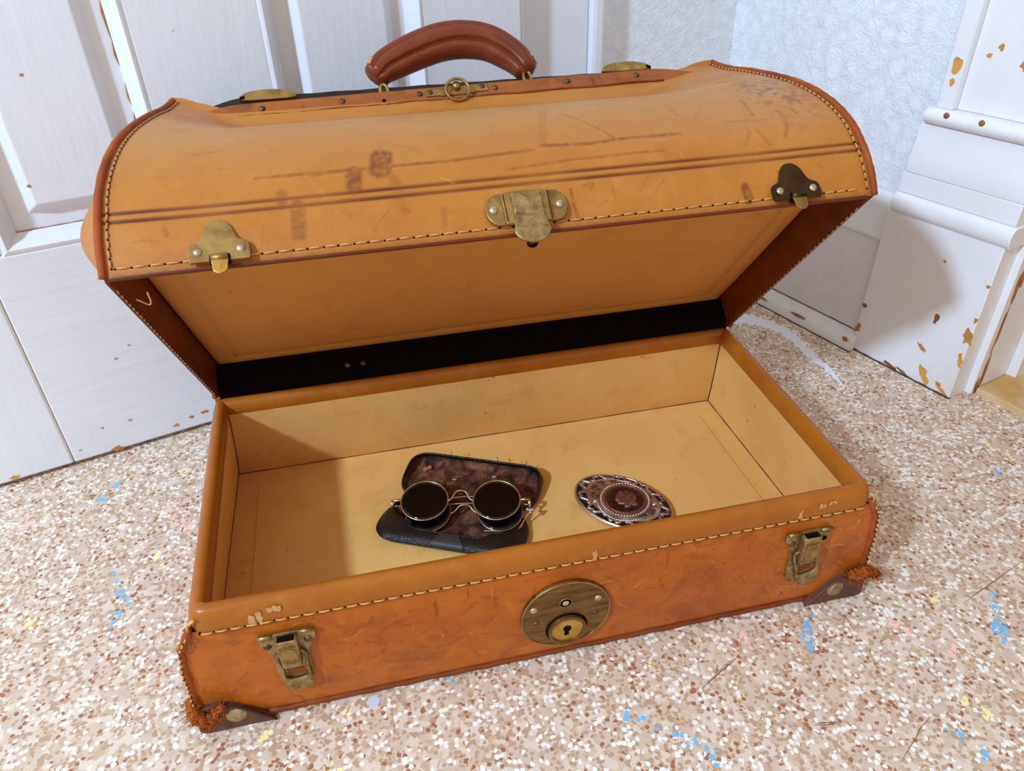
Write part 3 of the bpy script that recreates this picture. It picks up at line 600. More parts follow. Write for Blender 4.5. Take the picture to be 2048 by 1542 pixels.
# ---- round lock
lk = bevel(add_b('lock_plate', prism(circ(.2762, .0545, .0365, 56), .0005, .0046, FR_), LOCK, label='round tarnished brass lock plate with keyhole', smooth=False), .0012, 3)
add('lock_rim', tube([(u, -.0046, v) for u, v in circ(.2762, .0545, .0356, 56)], .0007, 6, closed=True), BRASS, lk)
CX, CY = .2768, .0385
add('lock_collar', ring_prism(circ(CX, CY, .0158, 40), circ(CX, CY, .0132, 40), .0040, .0082, FR_), LOCK, lk, autosmooth=40)
add('lock_groove', tube([(u, -.0047, v) for u, v in circ(CX, CY, .0164, 40)], .0009, 6, closed=True), HOLE, lk)
add('lock_cylinder', prism(circ(CX, CY, .0131, 40), .0040, .0066, FR_), BRASS_BRIGHT, lk, autosmooth=40)
kh = [(CX + .0034 * math.cos(a), CY + .0015 + .0034 * math.sin(a)) for a in np.linspace(math.radians(-50), math.radians(230), 16)] + [(CX - .0021, CY - .0022), (CX - .0026, CY - .0062), (CX + .0012, CY - .0062), (CX + .0014, CY - .0022)]
add('keyhole', prism(kh, .0060, .0068, FR_), HOLE, lk, smooth=False)
add('button_hole', prism(circ(.2756, .0682, .0047, 20), .0040, .0048, FR_), HOLE, lk, smooth=False); add('button_rim', tube([(u, -.0047, v) for u, v in circ(.2756, .0682, .0049, 24)], .0004, 5, closed=True), BRASS, lk); add('button_pin', dome(.2757, .0678, .0028, .001, FR_, .0046), RIVET, lk)
for u, v, r, m in ((.2502, .0665, .0031, RIVET), (.302, .0665, .0031, RIVET), (.2765, .0205, .0031, RIVET), (.2522, .0505, .0023, RIVET_DARK), (.3003, .0498, .0023, RIVET_DARK)): add('rivet', dome(u, v, r, .0016, FR_, .0044), m, lk)
# ---- toggle latches on the tray
def latch(cx, missing, swung, label):
    f = lambda u, v, d: (cx + u, -d, v + .004)
    L = [(-.0195, .0905), (-.0195, .082), (-.0165, .0765), (-.0135, .0690), (-.0128, .060), (-.0125, .046), (-.0110, .0365), (-.0050, .0318), (.0050, .0318), (.0110, .0365), (.0125, .046), (.0128, .060), (.0135, .0690), (.0165, .0765), (.0195, .082), (.0195, .0905)]
    P = [tuple(p) for p in crom(L, np.linspace(0, 1, 50))]
    r = bevel(add_b('latch', prism(P, .0015, .0034, f), BRASS_LATCH, label=label, smooth=False), .0006, 2)
    for s in (-1, 1):
        add('latch_lip', tube([(cx + s * .0095, -.0042, .0942), (cx + s * .0192, -.0042, .0942)], .0016, 8), BRASS_LATCH, r)
        if missing == s: add('rivet_hole', prism(circ(s * .0143, .0795, .0030, 18), .0028, .0037, f), HOLE, r, smooth=False); add('rivet_rim', tube([(cx + u, -.0036, v + .004) for u, v in circ(s * .0143, .0795, .0031, 18)], .0004, 5, closed=True), BRASS, r)
        else: add('rivet', dome(s * .0143, .0795, .0031, .0015, f, .0033), RIVET_DARK if missing else RIVET, r)
    # folded box with open black mouth
    bo = bevel(add('latch_box', prism([(-.0078, .0890), (-.0070, .0600), (.0070, .0600), (.0078, .0890)], .003, .0105, f), BRASS_LATCH, r, smooth=False), .0016, 3)
    add('latch_mouth', prism([(-.0058, .0893), (.0058, .0893), (.0058, .0888), (-.0058, .0888)], .0044, .0094, f), HOLE, r, smooth=False)
    add('latch_pad', prism(smooth_poly([(-.0045, .0800), (.0045, .0800), (.0045, .0670), (-.0045, .0670)], 24), .0100, .0111, f), BRASS, r, autosmooth=30)
    add('latch_slot', prism([(-.0062, .0835), (.0062, .0835), (.0062, .0823), (-.0062, .0823)], .0100, .0107, f), LOCK, r, smooth=False)
    a = swung; ca, sa = math.cos(a), math.sin(a)
    def g(u, v, d):
        v2 = v - .066; return (cx + u * ca - v2 * sa, -d, .071 + u * sa + v2 * ca)
    O_ = smooth_poly([(-.0098, .070), (-.0100, .050), (-.0098, .0360), (-.0060, .0285), (.0060, .0285), (.0098, .0360), (.0100, .050), (.0098, .070)], 48); I_ = smooth_poly([(-.0078, .069), (-.0080, .052), (-.0080, .0435), (-.0040, .0408), (.0040, .0408), (.0080, .0435), (.0080, .052), (.0078, .069)], 48)
    bevel(add('latch_loop', ring_prism(O_, I_, .0042, .0062, g), BRASS_LATCH, r, smooth=False), .0005, 2)
    add('latch_gap', prism([(-.006, .0435), (.006, .0435), (.0055, .050), (-.0055, .050)], .0030, .0037, g), LEATHER_DARK, r, smooth=False)
    add('latch_pin', tube([(cx - .006, -.005, .0615), (cx + .006, -.005, .0615)], .0020, 8), RIVET_DARK, r)
latch(.0700, 9, 0.02, 'brass toggle latch nearest the frayed left corner'); latch(.4790, 1, .22, 'brass toggle latch with swung loop and one rivet missing')

# ---- lid: local frame s (width), t (from hinge to mouth), h (away from the mouth)
AL = math.radians(50); LO = np.array([0., .268, .127]); LS = np.array([1., 0, 0]); LT = np.array([0, -math.cos(AL), math.sin(AL)]); LH = np.array([0, math.sin(AL), math.cos(AL)])
def LP(s, t, h): return tuple(LO + LS * s + LT * t + LH * h)
WL = .541; HP = .238
ENDP = [(.264, 0), (.2690, .018), (.2705, .038), (.2665, .066), (.2510, .100), (.2250, .136), (.1840, .180), (.1560, .207), (.1380, .227), (.1300, .238)]
MIDP = [(.264, 0), (.2680, .018), (.2690, .038), (.2655, .066), (.2510, .098), (.2270, .128), (.1960, .155), (.1700, .173), (.1490, .191), (.1400, .212)]
NVL, NSL = 340, 700
tv = np.linspace(0, 1, NVL); CE = crom(ENDP, tv); CM = crom(MIDP, tv)
def lid_arrays(ns, nv_idx):
    S, J = np.meshgrid(np.linspace(0, 1, ns), nv_idx); S = S.ravel(); J = J.ravel()
    d = np.minimum(S, 1 - S) * WL; w_ = np.clip(d / np.where(S < .5, .075, .115), 0, 1); w_ = (w_ * w_ * (3 - 2 * w_))[:, None]
    th = CE[J] * (1 - w_) + CM[J] * w_; t, h = th[:, 0].copy(), th[:, 1]
    q = (h / HP) ** 2; s0 = .002 + .014 * q; s1 = WL - .010 * q
    s = s0 + (s1 - s0) * S
    return s, t, h, J
s_, t_, h_, J_ = lid_arrays(NSL, np.arange(NVL))
arc = np.concatenate([[0], np.cumsum(np.linalg.norm(np.diff(CM, axis=0), axis=1))]); l_ = arc[J_]     # distance from the mouth edge
g1 = np.exp(-((l_ - .0365) / .0011) ** 2) + np.exp(-((l_ - .0425) / .0011) ** 2)
t_ = t_ - .0010 * g1
nf = lambda f1, f2, p=0: np.sin(s_ * f1 + p) * np.sin(l_ * f2 + p * 1.7)
WN = crinkle(NVL, NSL)
STAINS = []   # filled below: (points in (s,l), width, strength)
STAINS = [([(0.0991, 0.0614), (0.1414, 0.0614), (0.1876, 0.0614)], 0.00137, 0.55), ([(0.1876, 0.0614), (0.2299, 0.0614), (0.2902, 0.0648)], 0.00150, 0.55), ([(0.2979, 0.0684), (0.3325, 0.066), (0.3569, 0.0684), (0.403, 0.0684)], 0.00177, 0.60), ([(0.2671, 0.0492), (0.3184, 0.0524), (0.3865, 0.0535)], 0.00123, 0.40), ([(0.1337, 0.0591), (0.1774, 0.0614)], 0.00097, 0.40), ([(0.1839, 0.0733), (0.1812, 0.0591)], 0.00763, 0.75), ([(0.1761, 0.0602), (0.1863, 0.0591)], 0.00297, 0.60), ([(0.1632, 0.0591), (0.1618, 0.0461)], 0.00563, 0.70), ([(0.1155, 0.0471), (0.1141, 0.0384)], 0.00363, 0.45), ([(0.1244, 0.0366), (0.123, 0.0159)], 0.00497, 0.45), ([(0.1888, 0.0514), (0.1938, 0.0384)], 0.00363, 0.25), ([(0.1887, 0.0393), (0.1937, 0.0251)], 0.00363, 0.25), ([(0.3235, 0.1144), (0.3402, 0.0893), (0.3518, 0.0708)], 0.00123, 0.40), ([(0.3133, 0.129), (0.2979, 0.0696)], 0.00363, 0.18), ([(0.4714, 0.1101), (0.4682, 0.0825)], 0.00177, 0.40), ([(0.4877, 0.1202), (0.4986, 0.1394)], 0.00130, 0.30), ([(0.4427, 0.0772), (0.5042, 0.0746)], 0.00123, 0.25), ([(0.4494, 0.0514), (0.457, 0.0625), (0.4556, 0.0684)], 0.00137, 0.30), ([(0.4911, 0.0866), (0.489, 0.066), (0.4827, 0.0546)], 0.00163, 0.35), ([(0.4633, 0.0648), (0.4687, 0.0492)], 0.00130, 0.30), ([(0.4091, 0.1045), (0.4105, 0.0934)], 0.00130, 0.40), ([(0.4393, 0.0166), (0.4407, 0.0069)], 0.00363, 0.70), ([(0.3095, 0.028), (0.3095, 0.0166), (0.312, 0.0055)], 0.00130, 0.50), ([(0.3185, 0.0302), (0.3262, 0.031), (0.3236, 0.0266)], 0.00130, 0.40), ([(0.1539, 0.0295), (0.1564, 0.0258)], 0.00230, 0.20), ([(0.0577, 0.0934), (0.077, 0.0976)], 0.00110, 0.30), ([(0.0763, 0.0733), (0.0814, 0.0733)], 0.00110, 0.30), ([(0.2194, 0.0223), (0.2181, 0.0089)], 0.00230, 0.25), ([(0.0408, 0.0295), (0.042, 0.0244)], 0.00163, 0.30)]
dk = 1.0 * np.clip(1.2 * np.exp(-((l_ - .0363) / .0015) ** 2) + 1.1 * np.exp(-((l_ - .0427) / .0014) ** 2), 0, 1) * (.75 + .25 * np.sin(s_ * 60) * np.sin(s_ * 23 + 1))
for pts, w, st in STAINS: dk = np.maximum(dk, st * seg_mask(s_, l_, pts, w) * np.clip(.9 + .18 * WN, 0, 1))
dk = np.maximum(dk, scratches(s_, l_, (.01, .53, .05, .20), 36, (.0004, .0008), (.01, .06), .15) * .2); dk = np.maximum(dk, scratches(s_, l_, (.01, .53, .005, .035), 26, (.0004, .0009), (.004, .02)) * .25)
dk = np.maximum(dk, scratches(s_, l_, (.38, .53, .07, .2), 16, (.0005, .001), (.012, .04), .3) * .22)
dk = np.maximum(dk, .5 * np.clip((.0045 - l_) / .003, 0, 1)); ed = np.minimum(s_ - .002, WL - s_); dk = np.maximum(dk, .55 * np.clip(1 - ed / .010, 0, 1) * (.7 + .3 * nf(40, 160)))
sp_ = np.clip(1 - np.hypot((s_ - .505) / .035, (l_ - .12) / .07), 0, 1); dk = np.maximum(dk, sp_ * np.clip(.25 + 1.2 * WN, 0, .8))
lt = scratches(s_, l_, (.01, .53, .03, .27), 34, (.0004, .0007), (.004, .018), .3) * .35; lt = np.maximum(lt, scratches(s_, l_, (.15, .45, .17, .21), 22, (.0004, .0009), (.004, .014)) * .6)
lt = np.maximum(lt, .30 * np.exp(-((l_ - .160) / .004) ** 2) * np.clip(ed / .08, 0, 1))
fade = np.clip((l_ - .06) / .06, 0, 1) * np.clip((.185 - l_) / .02, 0, 1) * (.72 + .20 * nf(14, 30, .5))
dk = np.where(g1 > .2, dk, dk * np.clip(.85 + .3 * WN, .3, 1))
lid = add_b('lid_leather', (np.outer(s_, LS) + np.outer(t_, LT) + np.outer(h_, LH) + LO, gridF(NSL, NVL)), LEATHER_LID, attr={'wear': np.stack([np.clip(dk, 0, 1), np.clip(lt, 0, 1), np.clip(fade, 0, 1)], 1)})
sb, tb, hb, jb = lid_arrays(60, np.linspace(0, NVL - 1, 50).astype(int))
vf = (np.outer(sb, LS) + np.outer(.264 - tb, LT) + np.outer(hb, LH) + LO, gridF(60, 50)); add_b('lid_back_leather', vf, LEATHER_LID, attr={'wear': np.tile([.0, 0, .5], (len(sb), 1))})
# end gussets (bulging) and raw-edged seams
prof_f = [tuple(p) for p in CE[::8]]; prof_b = [(.264 - a, b_) for a, b_ in prof_f]
loop = prof_f + prof_b[::-1]; nl = len(loop)
for sd in (-1, 1):
    endS = (lambda h: .002 + .014 * (h / HP) ** 2) if sd < 0 else (lambda h: WL - .010 * (h / HP) ** 2)
    rings = 12; V = []; F = []
    for r in range(rings + 1):
        ro = 1 - r / rings
        for (a, b_) in loop:
            ct, chh, bl = (.205, .045, .026) if sd < 0 else (.132, .085, .022); t2_ = ct + (a - ct) * ro; h2 = chh + (b_ - chh) * ro; V.append(LP(endS(h2) + sd * (.008 * (1 - ro ** 3) + (0.0 if sd > 0 else .021 * math.exp(-((t2_ - .222) / .036) ** 2 - ((h2 - .052) / .030) ** 2) * (1 - ro ** 5))), t2_, h2))
    for r in range(rings):
        for k in range(nl): F.append([r * nl + k, r * nl + (k + 1) % nl, (r + 1) * nl + (k + 1) % nl, (r + 1) * nl + k])
    vf = (V, F); gus = add_b('lid_end_panel', vf, LEATHER_LID, attr={'wear': np.zeros((len(V), 3))})
    pts = [LP(endS(b_) + sd * .0004, a + .0006, b_ + .0004) for k, (a, b_) in enumerate(CE[::5])]
    pip = add_b('lid_seam_edge', tube(pts, .0026, 8, jitter=.16), LEATHER_EDGE)
    pts2 = [LP(.264 * 0 + endS(b_) + sd * .0008, .264 - a, b_) for a, b_ in CE[::11]]; add_b('lid_seam_edge', tube(pts2, .0028, 6), LEATHER_EDGE)
    ins = CE[8::3]; row = []
    for k, (a, b_) in enumerate(ins):
        row.append(LP(endS(b_) - sd * .0052, a, b_))
    tn = np.gradient(np.array(ins), axis=0)
    nr = {}
    def nfun(p):
        q = np.array(p) - LO; a, b_ = q @ LT, q @ LH; k = int(np.argmin((ins[:, 0] - a) ** 2 + (ins[:, 1] - b_) ** 2)); d = tn[k] / np.linalg.norm(tn[k]); return -(LT * (-d[1]) + LH * d[0]) if (-d[1]) < 0 else (LT * (-d[1]) + LH * d[0])
    def nout(p):
        q = np.array(p) - LO; v = np.array([q @ LT - .132, q @ LH - .04]); k = int(np.argmin((ins[:, 0] - q @ LT) ** 2 + (ins[:, 1] - q @ LH) ** 2)); d = tn[k] / np.linalg.norm(tn[k]); n2_ = np.array([-d[1], d[0]]); n2_ = n2_ if n2_ @ v > 0 else -n2_; return LT * n2_[0] + LH * n2_[1]
    stitches('end_stitching', row, .0062, .0046, .00055, .0006, THREAD_TAN, nout, pip)
stitches('lid_stitching', [LP(s, .2655, .0055) for s in np.linspace(.006, .535, 60)], .0098, .0074, .0006, .0006, THREAD_TAN, lambda p: LT, bag)
# mouth of the lid: dark leather edge, inner walls, divider panel
LPth = rpath([(.001, .264), (.0015, -.001), (.5395, -.001), (.540, .264)], .006)
lr = add_b('lid_mouth_edge', psweep(LPth, [(.0001, .0022), (.0004, .0004), (-.0004, -.0006), (-.0022, -.0006), (-.0034, .001), (-.0042, .012), (-.0038, .042)], LP), LEATHER_EDGEDARK)
for sd, x0 in ((-1, .0085), (1, .5325)):
    stitches('mouth_stitching', [LP(x0 * 0 + (.0042 if sd < 0 else .5368), t, -.0004) for t in np.linspace(.01, .255, 50)], .0068, .0048, .0005, .0006, THREAD_TAN, lambda p: -LH, lr)
def panel(u, v):
    s, t = .006 + u * .529, -.001 + v * .260; e = min(u * .529, (1 - u) * .529, v * .260, (1 - v) * .26)
    d = .0035 * min(1, e / .004) ** .5 - .0022 * math.exp(-((e - .020) / .004) ** 2) + .001 * math.sin(u * 9) * math.sin(v * 5)
    return LP(s, t, .0345 - d)
dv = add_b('lid_divider_panel', grid(150, 80, panel), LINING_LID)
add_b('lid_hinge_strip', grid(30, 8, lambda u, v: LP(.006 + .529 * u, -.0005 + .0072 * min(1, v * 4), -.004 + v * .040)), HINGE_SHADE)
for x in (.13, .145): add('hinge_stud', dome(x, .012, .003, .002, lambda a, b_, d: LP(a, .008 + d, b_)), RIVET_DARK, dv)
# loose thread at the left edge of the mouth
add('loose_thread', tube(crom([LP(.010, .232, .0), LP(.016, .226, -.002), LP(.020, .236, -.004), LP(.022, .248, -.004)], np.linspace(0, 1, 12)), .0006, 5), THREAD, lr)
# ---- frame along the top
def frame_prof(s): return min(1.0, max(.18, min((s - .028) / .05, (.508 - s) / .05)))
def bar(t0, t1, h0, h1, wob=0.0, drop=0.0):
    V = []; F = []; n = 70
    for i in range(n):
        s = .030 + .476 * i / (n - 1); q = frame_prof(s); hh = h0 + (h1 - drop * i / n - h0) * (.35 + .65 * math.sin(min(q, 1) * math.pi / 2)) + wob * math.sin(i * 1.1)
        rise = .0075 * (i / (n - 1))
        for a, b_ in ((t0, h0 - .006), (t1, h0 - .006), (t1 - .0002, hh - .001), (t1 - .0012, hh), (t0 + .001, hh), (t0, hh - .001)): V.append(LP(s, a, b_ + rise))
    for i in range(n - 1):
        for k in range(6): F.append([i * 6 + k, i * 6 + (k + 1) % 6, (i + 1) * 6 + (k + 1) % 6, (i + 1) * 6 + k])
    F += [list(range(6)), [(n - 1) * 6 + k for k in range(6)]]
    return V, F
frm = add_b('frame_bar', bar(.1335, .1400, .2068, .2215), LEATHER_FRAME, autosmooth=40)
add_b('frame_back_bar', bar(.1245, .1325, .2068, .2350, .0003, .009), LEATHER_BLACK, autosmooth=40)
add('frame_seam', tube([LP(s, .1408, .2062 + .0075 * (s - .03) / .476 + .0006 * math.sin(s * 90)) for s in np.linspace(.06, .47, 60)], .0011, 5, jitter=.6), LEATHER_DARK, frm)
FT = lambda u, v, d: LP(u, .1400 + d, v)
for u, v in ((.0921, .2150), (.1623, .2165), (.2325, .2180), (.3037, .2190), (.3745, .2205), (.4444, .2215)): add('frame_rivet', dome(u, v, .0028, .0016, FT), RIVET_DARK, frm)
for c in (.098, .4365):
    P = smooth_poly([(c - .024, .2275), (c - .019, .2345), (c, .2370), (c + .017, .2345), (c + .024, .2275), (c, .2265)], 30)
    rise = .0075 * (c - .03) / .476
    cl = add('sliding_clasp', prism(P, -.013, .0004, lambda u, v, d, rise=rise: LP(u, .1400 + d, v - .0025 + rise * .55)), BRASS, frm, autosmooth=30); bevel(cl, .001, 2)
    add('clasp_notch', prism([(c - .0245, .2275), (c - .020, .2275), (c - .020, .231), (c - .0235, .230)] if c < .2 else [(c + .0245, .2275), (c + .020, .2275), (c + .020, .231), (c + .0235, .230)], -.004, .0009, lambda u, v, d, rise=rise: LP(u, .1400 + d, v - .0025 + rise * .55)), HOLE, frm, smooth=False)
rp = bevel(add('ring_plate', prism([(.2385, .2135), (.252, .2140), (.252, .2130), (.284, .2145), (.284, .2155), (.2965, .2160), (.2965, .2235), (.2385, .2205)], -.0005, .0014, FT), BRASS, bag, smooth=False), .0004, 2)
for u, v in ((.2425, .2178), (.2915, .2205)): add('rivet', dome(u, v, .0024, .0014, FT, .0012), RIVET_DARK, rp)
add('ring_stud', tube([LP(.2672, .1395, .2205), LP(.2672, .1455, .2228)], [.0042, .0034], 12), BRASS, rp)
add('pull_ring', tube([LP(.2670 + .0108 * math.cos(a), .1465 + .002 * math.sin(a), .2148 + .0102 * math.sin(a)) for a in np.linspace(0, 2 * math.pi, 33)[:-1]], .00145, 8, closed=True), BRASS, rp)
add_b('lid_tack', dome(.199, .2085, .0018, .0012, lambda u, v, d: LP(u, .1465 + d, v)), HOLE)
# ---- handle: three rolled lobes
HC = [(.1940, .2435), (.2020, .2530), (.2125, .2600), (.2335, .2702), (.2595, .2795), (.2836, .2815), (.3063, .2762), (.3231, .2640), (.3345, .2510), (.3410, .2375)]
nh = 60; HQ = crom(HC, np.linspace(0, 1, nh)); HT = np.gradient(HQ, axis=0); HT /= np.linalg.norm(HT, axis=1)[:, None]
V = []; F = []; nk = 96
for i in range(nh):
    q = i / (nh - 1); R = .0108 + .0062 * math.sin(math.pi * q) ** .8; nrm2 = np.array([-HT[i][1], HT[i][0]])
    R *= min(1, (.55 + min(q, 1 - q) * 14))
    for k in range(nk):
        a = 2 * math.pi * k / nk; da = [abs((math.degrees(a) - c0 + 180) % 360 - 180) for c0 in (-38, 22, 158, 218)]; m0 = min(da); rr = R * (1.0 - .17 * math.exp(-(m0 / 9) ** 2) + .03 * min(1, m0 / 30))
        c_, s__ = rr * math.cos(a), rr * math.sin(a)         # c_ : towards the mouth side (t), s__: outwards in the arch plane
        p = HQ[i] + nrm2 * s__; V.append(LP(p[0], .133 + c_, p[1]))
for i in range(nh - 1):
    for k in range(nk): F.append([i * nk + k, i * nk + (k + 1) % nk, (i + 1) * nk + (k + 1) % nk, (i + 1) * nk + k])
F += [list(range(nk)), [(nh - 1) * nk + k for k in range(nk)]]
hd = add_b('handle', (V, F), LEATHER_HANDLE, autosmooth=85, label='reddish brown rolled leather carrying handle')
for ang in (-38, 22, 158, 218):
    cr = []
    for i in range(3, nh - 3):
        q = i / (nh - 1); R = (.0108 + .0062 * math.sin(math.pi * q) ** .8) * min(1, (.55 + min(q, 1 - q) * 14)) * .845; a = math.radians(ang)
        p_ = HQ[i] + np.array([-HT[i][1], HT[i][0]]) * R * math.sin(a); cr.append(LP(p_[0], .133 + R * math.cos(a), p_[1]))
    add('handle_seam', tube(cr, .0007, 5), LEATHER_EDGEDARK, hd)
for c, sg in ((.2010, -1), (.3375, 1)):
    add('handle_loop', tube([LP(c + .0035 * math.cos(a), .136, .2270 + .0075 * math.sin(a) + (.004 if sg > 0 else 0)) for a in np.linspace(0, 2 * math.pi, 21)[:-1]], .0016, 7, closed=True), BRASS, hd)
    add('handle_socket', tube([LP(c, .133, .219 + (.004 if sg > 0 else 0)), LP(c, .133, .236)], [.0045, .0035], 10), BRASS_DARK, hd)
# worn light marks on the handle
for q, w_ in ((.09, .0045), (.93, .003)):
    i = int(q * (nh - 1)); R = .0135
    add('scuff_mark', dome(0, 0, w_, .0012, lambda u, v, d, i=i, R=R: LP(HQ[i][0] + u - HT[i][1] * (R * .52 + d), .133 + (R * .70 + d * .5), HQ[i][1] + v + HT[i][0] * (R * .52 + d))), THREAD_TAN, hd)
# ---- hasps on the lid front
def FL(cx): return lambda u, v, d: LP(cx + u, .2690 + d, v)
def hasp(cx, m, label):
    f = FL(cx)
    P = [(-.0185, .0015), (-.0190, .0040), (-.0188, .0110), (-.0170, .0138), (-.0125, .0160), (-.0100, .0205), (-.0082, .0255), (-.0045, .0295), (0, .0308), (.0045, .0295), (.0082, .0255), (.0100, .0205), (.0125, .0160), (.0170, .0138), (.0188, .0110), (.0190, .0040), (.0185, .0015)]
    P = [tuple(p) for p in crom(P, np.linspace(0, 1, 60))] + [(.0062, .0015), (.0060, .0060), (-.0060, .0060), (-.0062, .0015)]
    h = bevel(add_b('hasp', prism(P, -.001, .0018, f), m, label=label, smooth=False), .0006, 2)
    for s in (-1, 1): add('rivet', dome(s * .0132, .0085, .0030, .0018, f, .0016), RIVET, h)
    add('hasp_recess', prism([(-.0062, .0), (.0062, .0), (.0060, .0062), (-.0060, .0062)], -.002, .0004, f), HOLE, h, smooth=False)
    add('hasp_barrel', tube([f(-.0052, .0035, .0018), f(.0052, .0035, .0018)], .0026, 10), m, h)
    bevel(add('hasp_tongue', prism(smooth_poly([(-.0046, .0035), (.0046, .0035), (.0048, -.0020), (.0040, -.0062), (0, -.0080), (-.0040, -.0062), (-.0048, -.0020)], 30), .0012, .0030, f), BRASS_BRIGHT if m is BRASS else BRASS, h, smooth=False), .0005, 2)
hasp(.0730, BRASS, 'trefoil brass hasp at the left of the lid edge'); hasp(.4765, BRASS_DARK, 'dark tarnished trefoil hasp at the right of the lid edge')
f = FL(.2755)
P = [(-.0195 + .0095 * math.cos(a), .0165 + .0118 * math.sin(a)) for a in np.linspace(math.pi / 2, 3 * math.pi / 2, 16)] + [(-.0150, .0048), (.0150, .0048)] + [(.0195 + .0095 * math.cos(a), .0165 + .0118 * math.sin(a)) for a in np.linspace(-math.pi / 2, math.pi / 2, 16)] + [(.010, .0298), (0, .0302), (-.010, .0298)]
ch = bevel(add_b('centre_hasp', prism(P, -.001, .0022, f), BRASS, label='wide brass centre hasp with round thumb flap', smooth=False), .0008, 2)
bevel(add('hasp_bridge', prism([(-.0165, .0040), (.0165, .0040), (.0170, .0275), (-.0170, .0275)], .002, .0048, f), BRASS, ch, smooth=False), .0012, 2)
for s in (-1, 1): add('rivet', dome(s * .0232, .0165, .0032, .0020, f, .0021), RIVET, ch); add('hasp_groove', prism([(s * .0158, .005), (s * .0150, .005), (s * .0152, .026), (s * .0160, .026)], .004, .0051, f), BRASS_DARK, ch, smooth=False)
P = [(-.0105, .0255), (-.0102, .0070), (-.0115, .0020)] + [(.0130 * math.cos(a), -.0020 + .0105 * math.sin(a)) for a in np.linspace(math.radians(190), math.radians(350), 16)] + [(.0115, .0020), (.0102, .0070), (.0105, .0255)]
bevel(add('thumb_flap', prism(P, .0046, .0072, f), BRASS_LATCH, ch, smooth=False), .0009, 3)
add('catch_nub', dome(.001, -.0085, .0042, .0035, lambda u, v, d: LP(.2755 + u, .262 + (v + .0085), -.006 - d)), HOLE, ch)
add('catch_stem', tube([LP(.2755, .266, .004), LP(.2765, .263, -.008)], .0032, 10), BRASS_DARK, ch)

# ================================================================== GLASSES CASE
CC = np.array([.2212, .1690]); CU = np.array([.9003, -.4353]); CW = np.array([.4353, .9003]); CZ = ZF + .0018
def CPt(q, w, z): p = CC + CU * q + CW * w; return (p[0], p[1], CZ + z)
case = thing('spectacle_case', (CC[0], CC[1], CZ), 'open black leather spectacle case with worn brown velvet lining', 'glasses case')
QH = .0725
def dish(w0, w1, rs, sgn, lip0, lip1, z0, z1, k=1.0, dz=0.0):
    """one half of the case: a shallow dish with a rolled lip along its outer edge (sgn: which side that is)"""
    cs = [np.array(c, float) for c in ((-QH, w0), (QH, w0), (QH, w1), (-QH, w1))]; B = []
    for i in range(4):
        p, c, q = cs[i - 1], cs[i], cs[(i + 1) % 4]; a = c + (p - c) / np.linalg.norm(p - c) * rs[i]; b_ = c + (q - c) / np.linalg.norm(q - c) * rs[i]
        B += [(1 - t) ** 2 * a + 2 * t * (1 - t) * c + t * t * b_ for t in np.linspace(0, 1, 12)]
        r2 = rs[(i + 1) % 4]; f = q + (c - q) / np.linalg.norm(c - q) * r2; B += [b_ + (f - b_) * t for t in np.linspace(0, 1, 14)[1:-1]]
    B = np.array(B); c = np.array([0, (w0 + w1) / 2]); hw = (w1 - w0) / 2; n = len(B)
    g = np.clip(.5 + .75 * sgn * (B[:, 1] - c[1]) / hw, 0, 1); g = g * g * (3 - 2 * g); lp = 1 - (lip0 + lip1 * g); zt = z0 + (z1 - z0) * g
    rows = [(np.full(n, r), f * zt) for r, f in ((.02, 0), (.5, 0), (.82, .02), (.94, .16), (.99, .42))] + [(1 - (1 - lp) * a, f * zt) for a, f in ((0.0, .62), (.3, .84), (.65, .95), (1.0, 1.0))]
    V = []
    for r, z in rows:
        Q = c + (B - c) * r[:, None] * k; V += [CPt(Q[i, 0], Q[i, 1], float(z[i]) * (1 if dz == 0 else .74) + dz) for i in range(n)]
    F = [[q * n + i, q * n + (i + 1) % n, (q + 1) * n + (i + 1) % n, (q + 1) * n + i] for q in range(len(rows) - 1) for i in range(n)] + [list(range(n))]
    return (V, F), V[-n:]
LRS, URS = [.022, .026, .030, .034], [.030, .030, .020, .022]
lv, ledge = dish(-.0612, -.0012, LRS, -1, .02, .44, .0060, .0110); lo = add('lower_shell', lv, CASE_BLACK, case); add('velvet_lining', dish(-.0612, -.0012, LRS, -1, .02, .44, .0060, .0110, .972, .0012)[0], CASE_VELVET, lo)
uv_, uedge = dish(.0012, .0615, URS, 1, .02, .03, .0060, .0130); upn = add('upper_shell', uv_, CASE_BLACK, case); add('velvet_lining', dish(.0012, .0615, URS, 1, .02, .03, .0060, .0130, .972, .0012)[0], CASE_VELVET, upn)
add('edge_piping', tube(uedge, .0012, 7, closed=True), CASE_BLACK, upn); add('edge_piping', tube(ledge, .0009, 7, closed=True), CASE_BLACK, lo)
def tabpt(u, v):
    b_ = np.array([-.013 + .032 * u, -.0612]); c = np.array([0, -.0312]); r, f = [(.99, .42), (1.0, .62), (1 - .46 * .3, .84), (1 - .46 * .65, .95), (1 - .46, 1.0)][int(round(v * 4))]; q = c + (b_ - c) * (r + .006); return CPt(q[0], q[1], f * .0110 + .0011)
add('cloth_tab', grid(10, 5, tabpt), CASE_TAB, lo)
add('hinge_spine', tube([CPt(q, 0, .0050) for q in np.linspace(-.048, .048, 20)], .0022, 8), CASE_BLACK, case)
add('worn_patch', prism(smooth_poly([(-.056, .046), (-.053, .0465), (-.050, .0495), (-.0475, .0465), (-.051, .0445), (-.0545, .041)], 20), 0, .0006, lambda u, v, d: CPt(u, v, .0034 + (v - .044) * .40 + d)), WORN, upn, smooth=False)
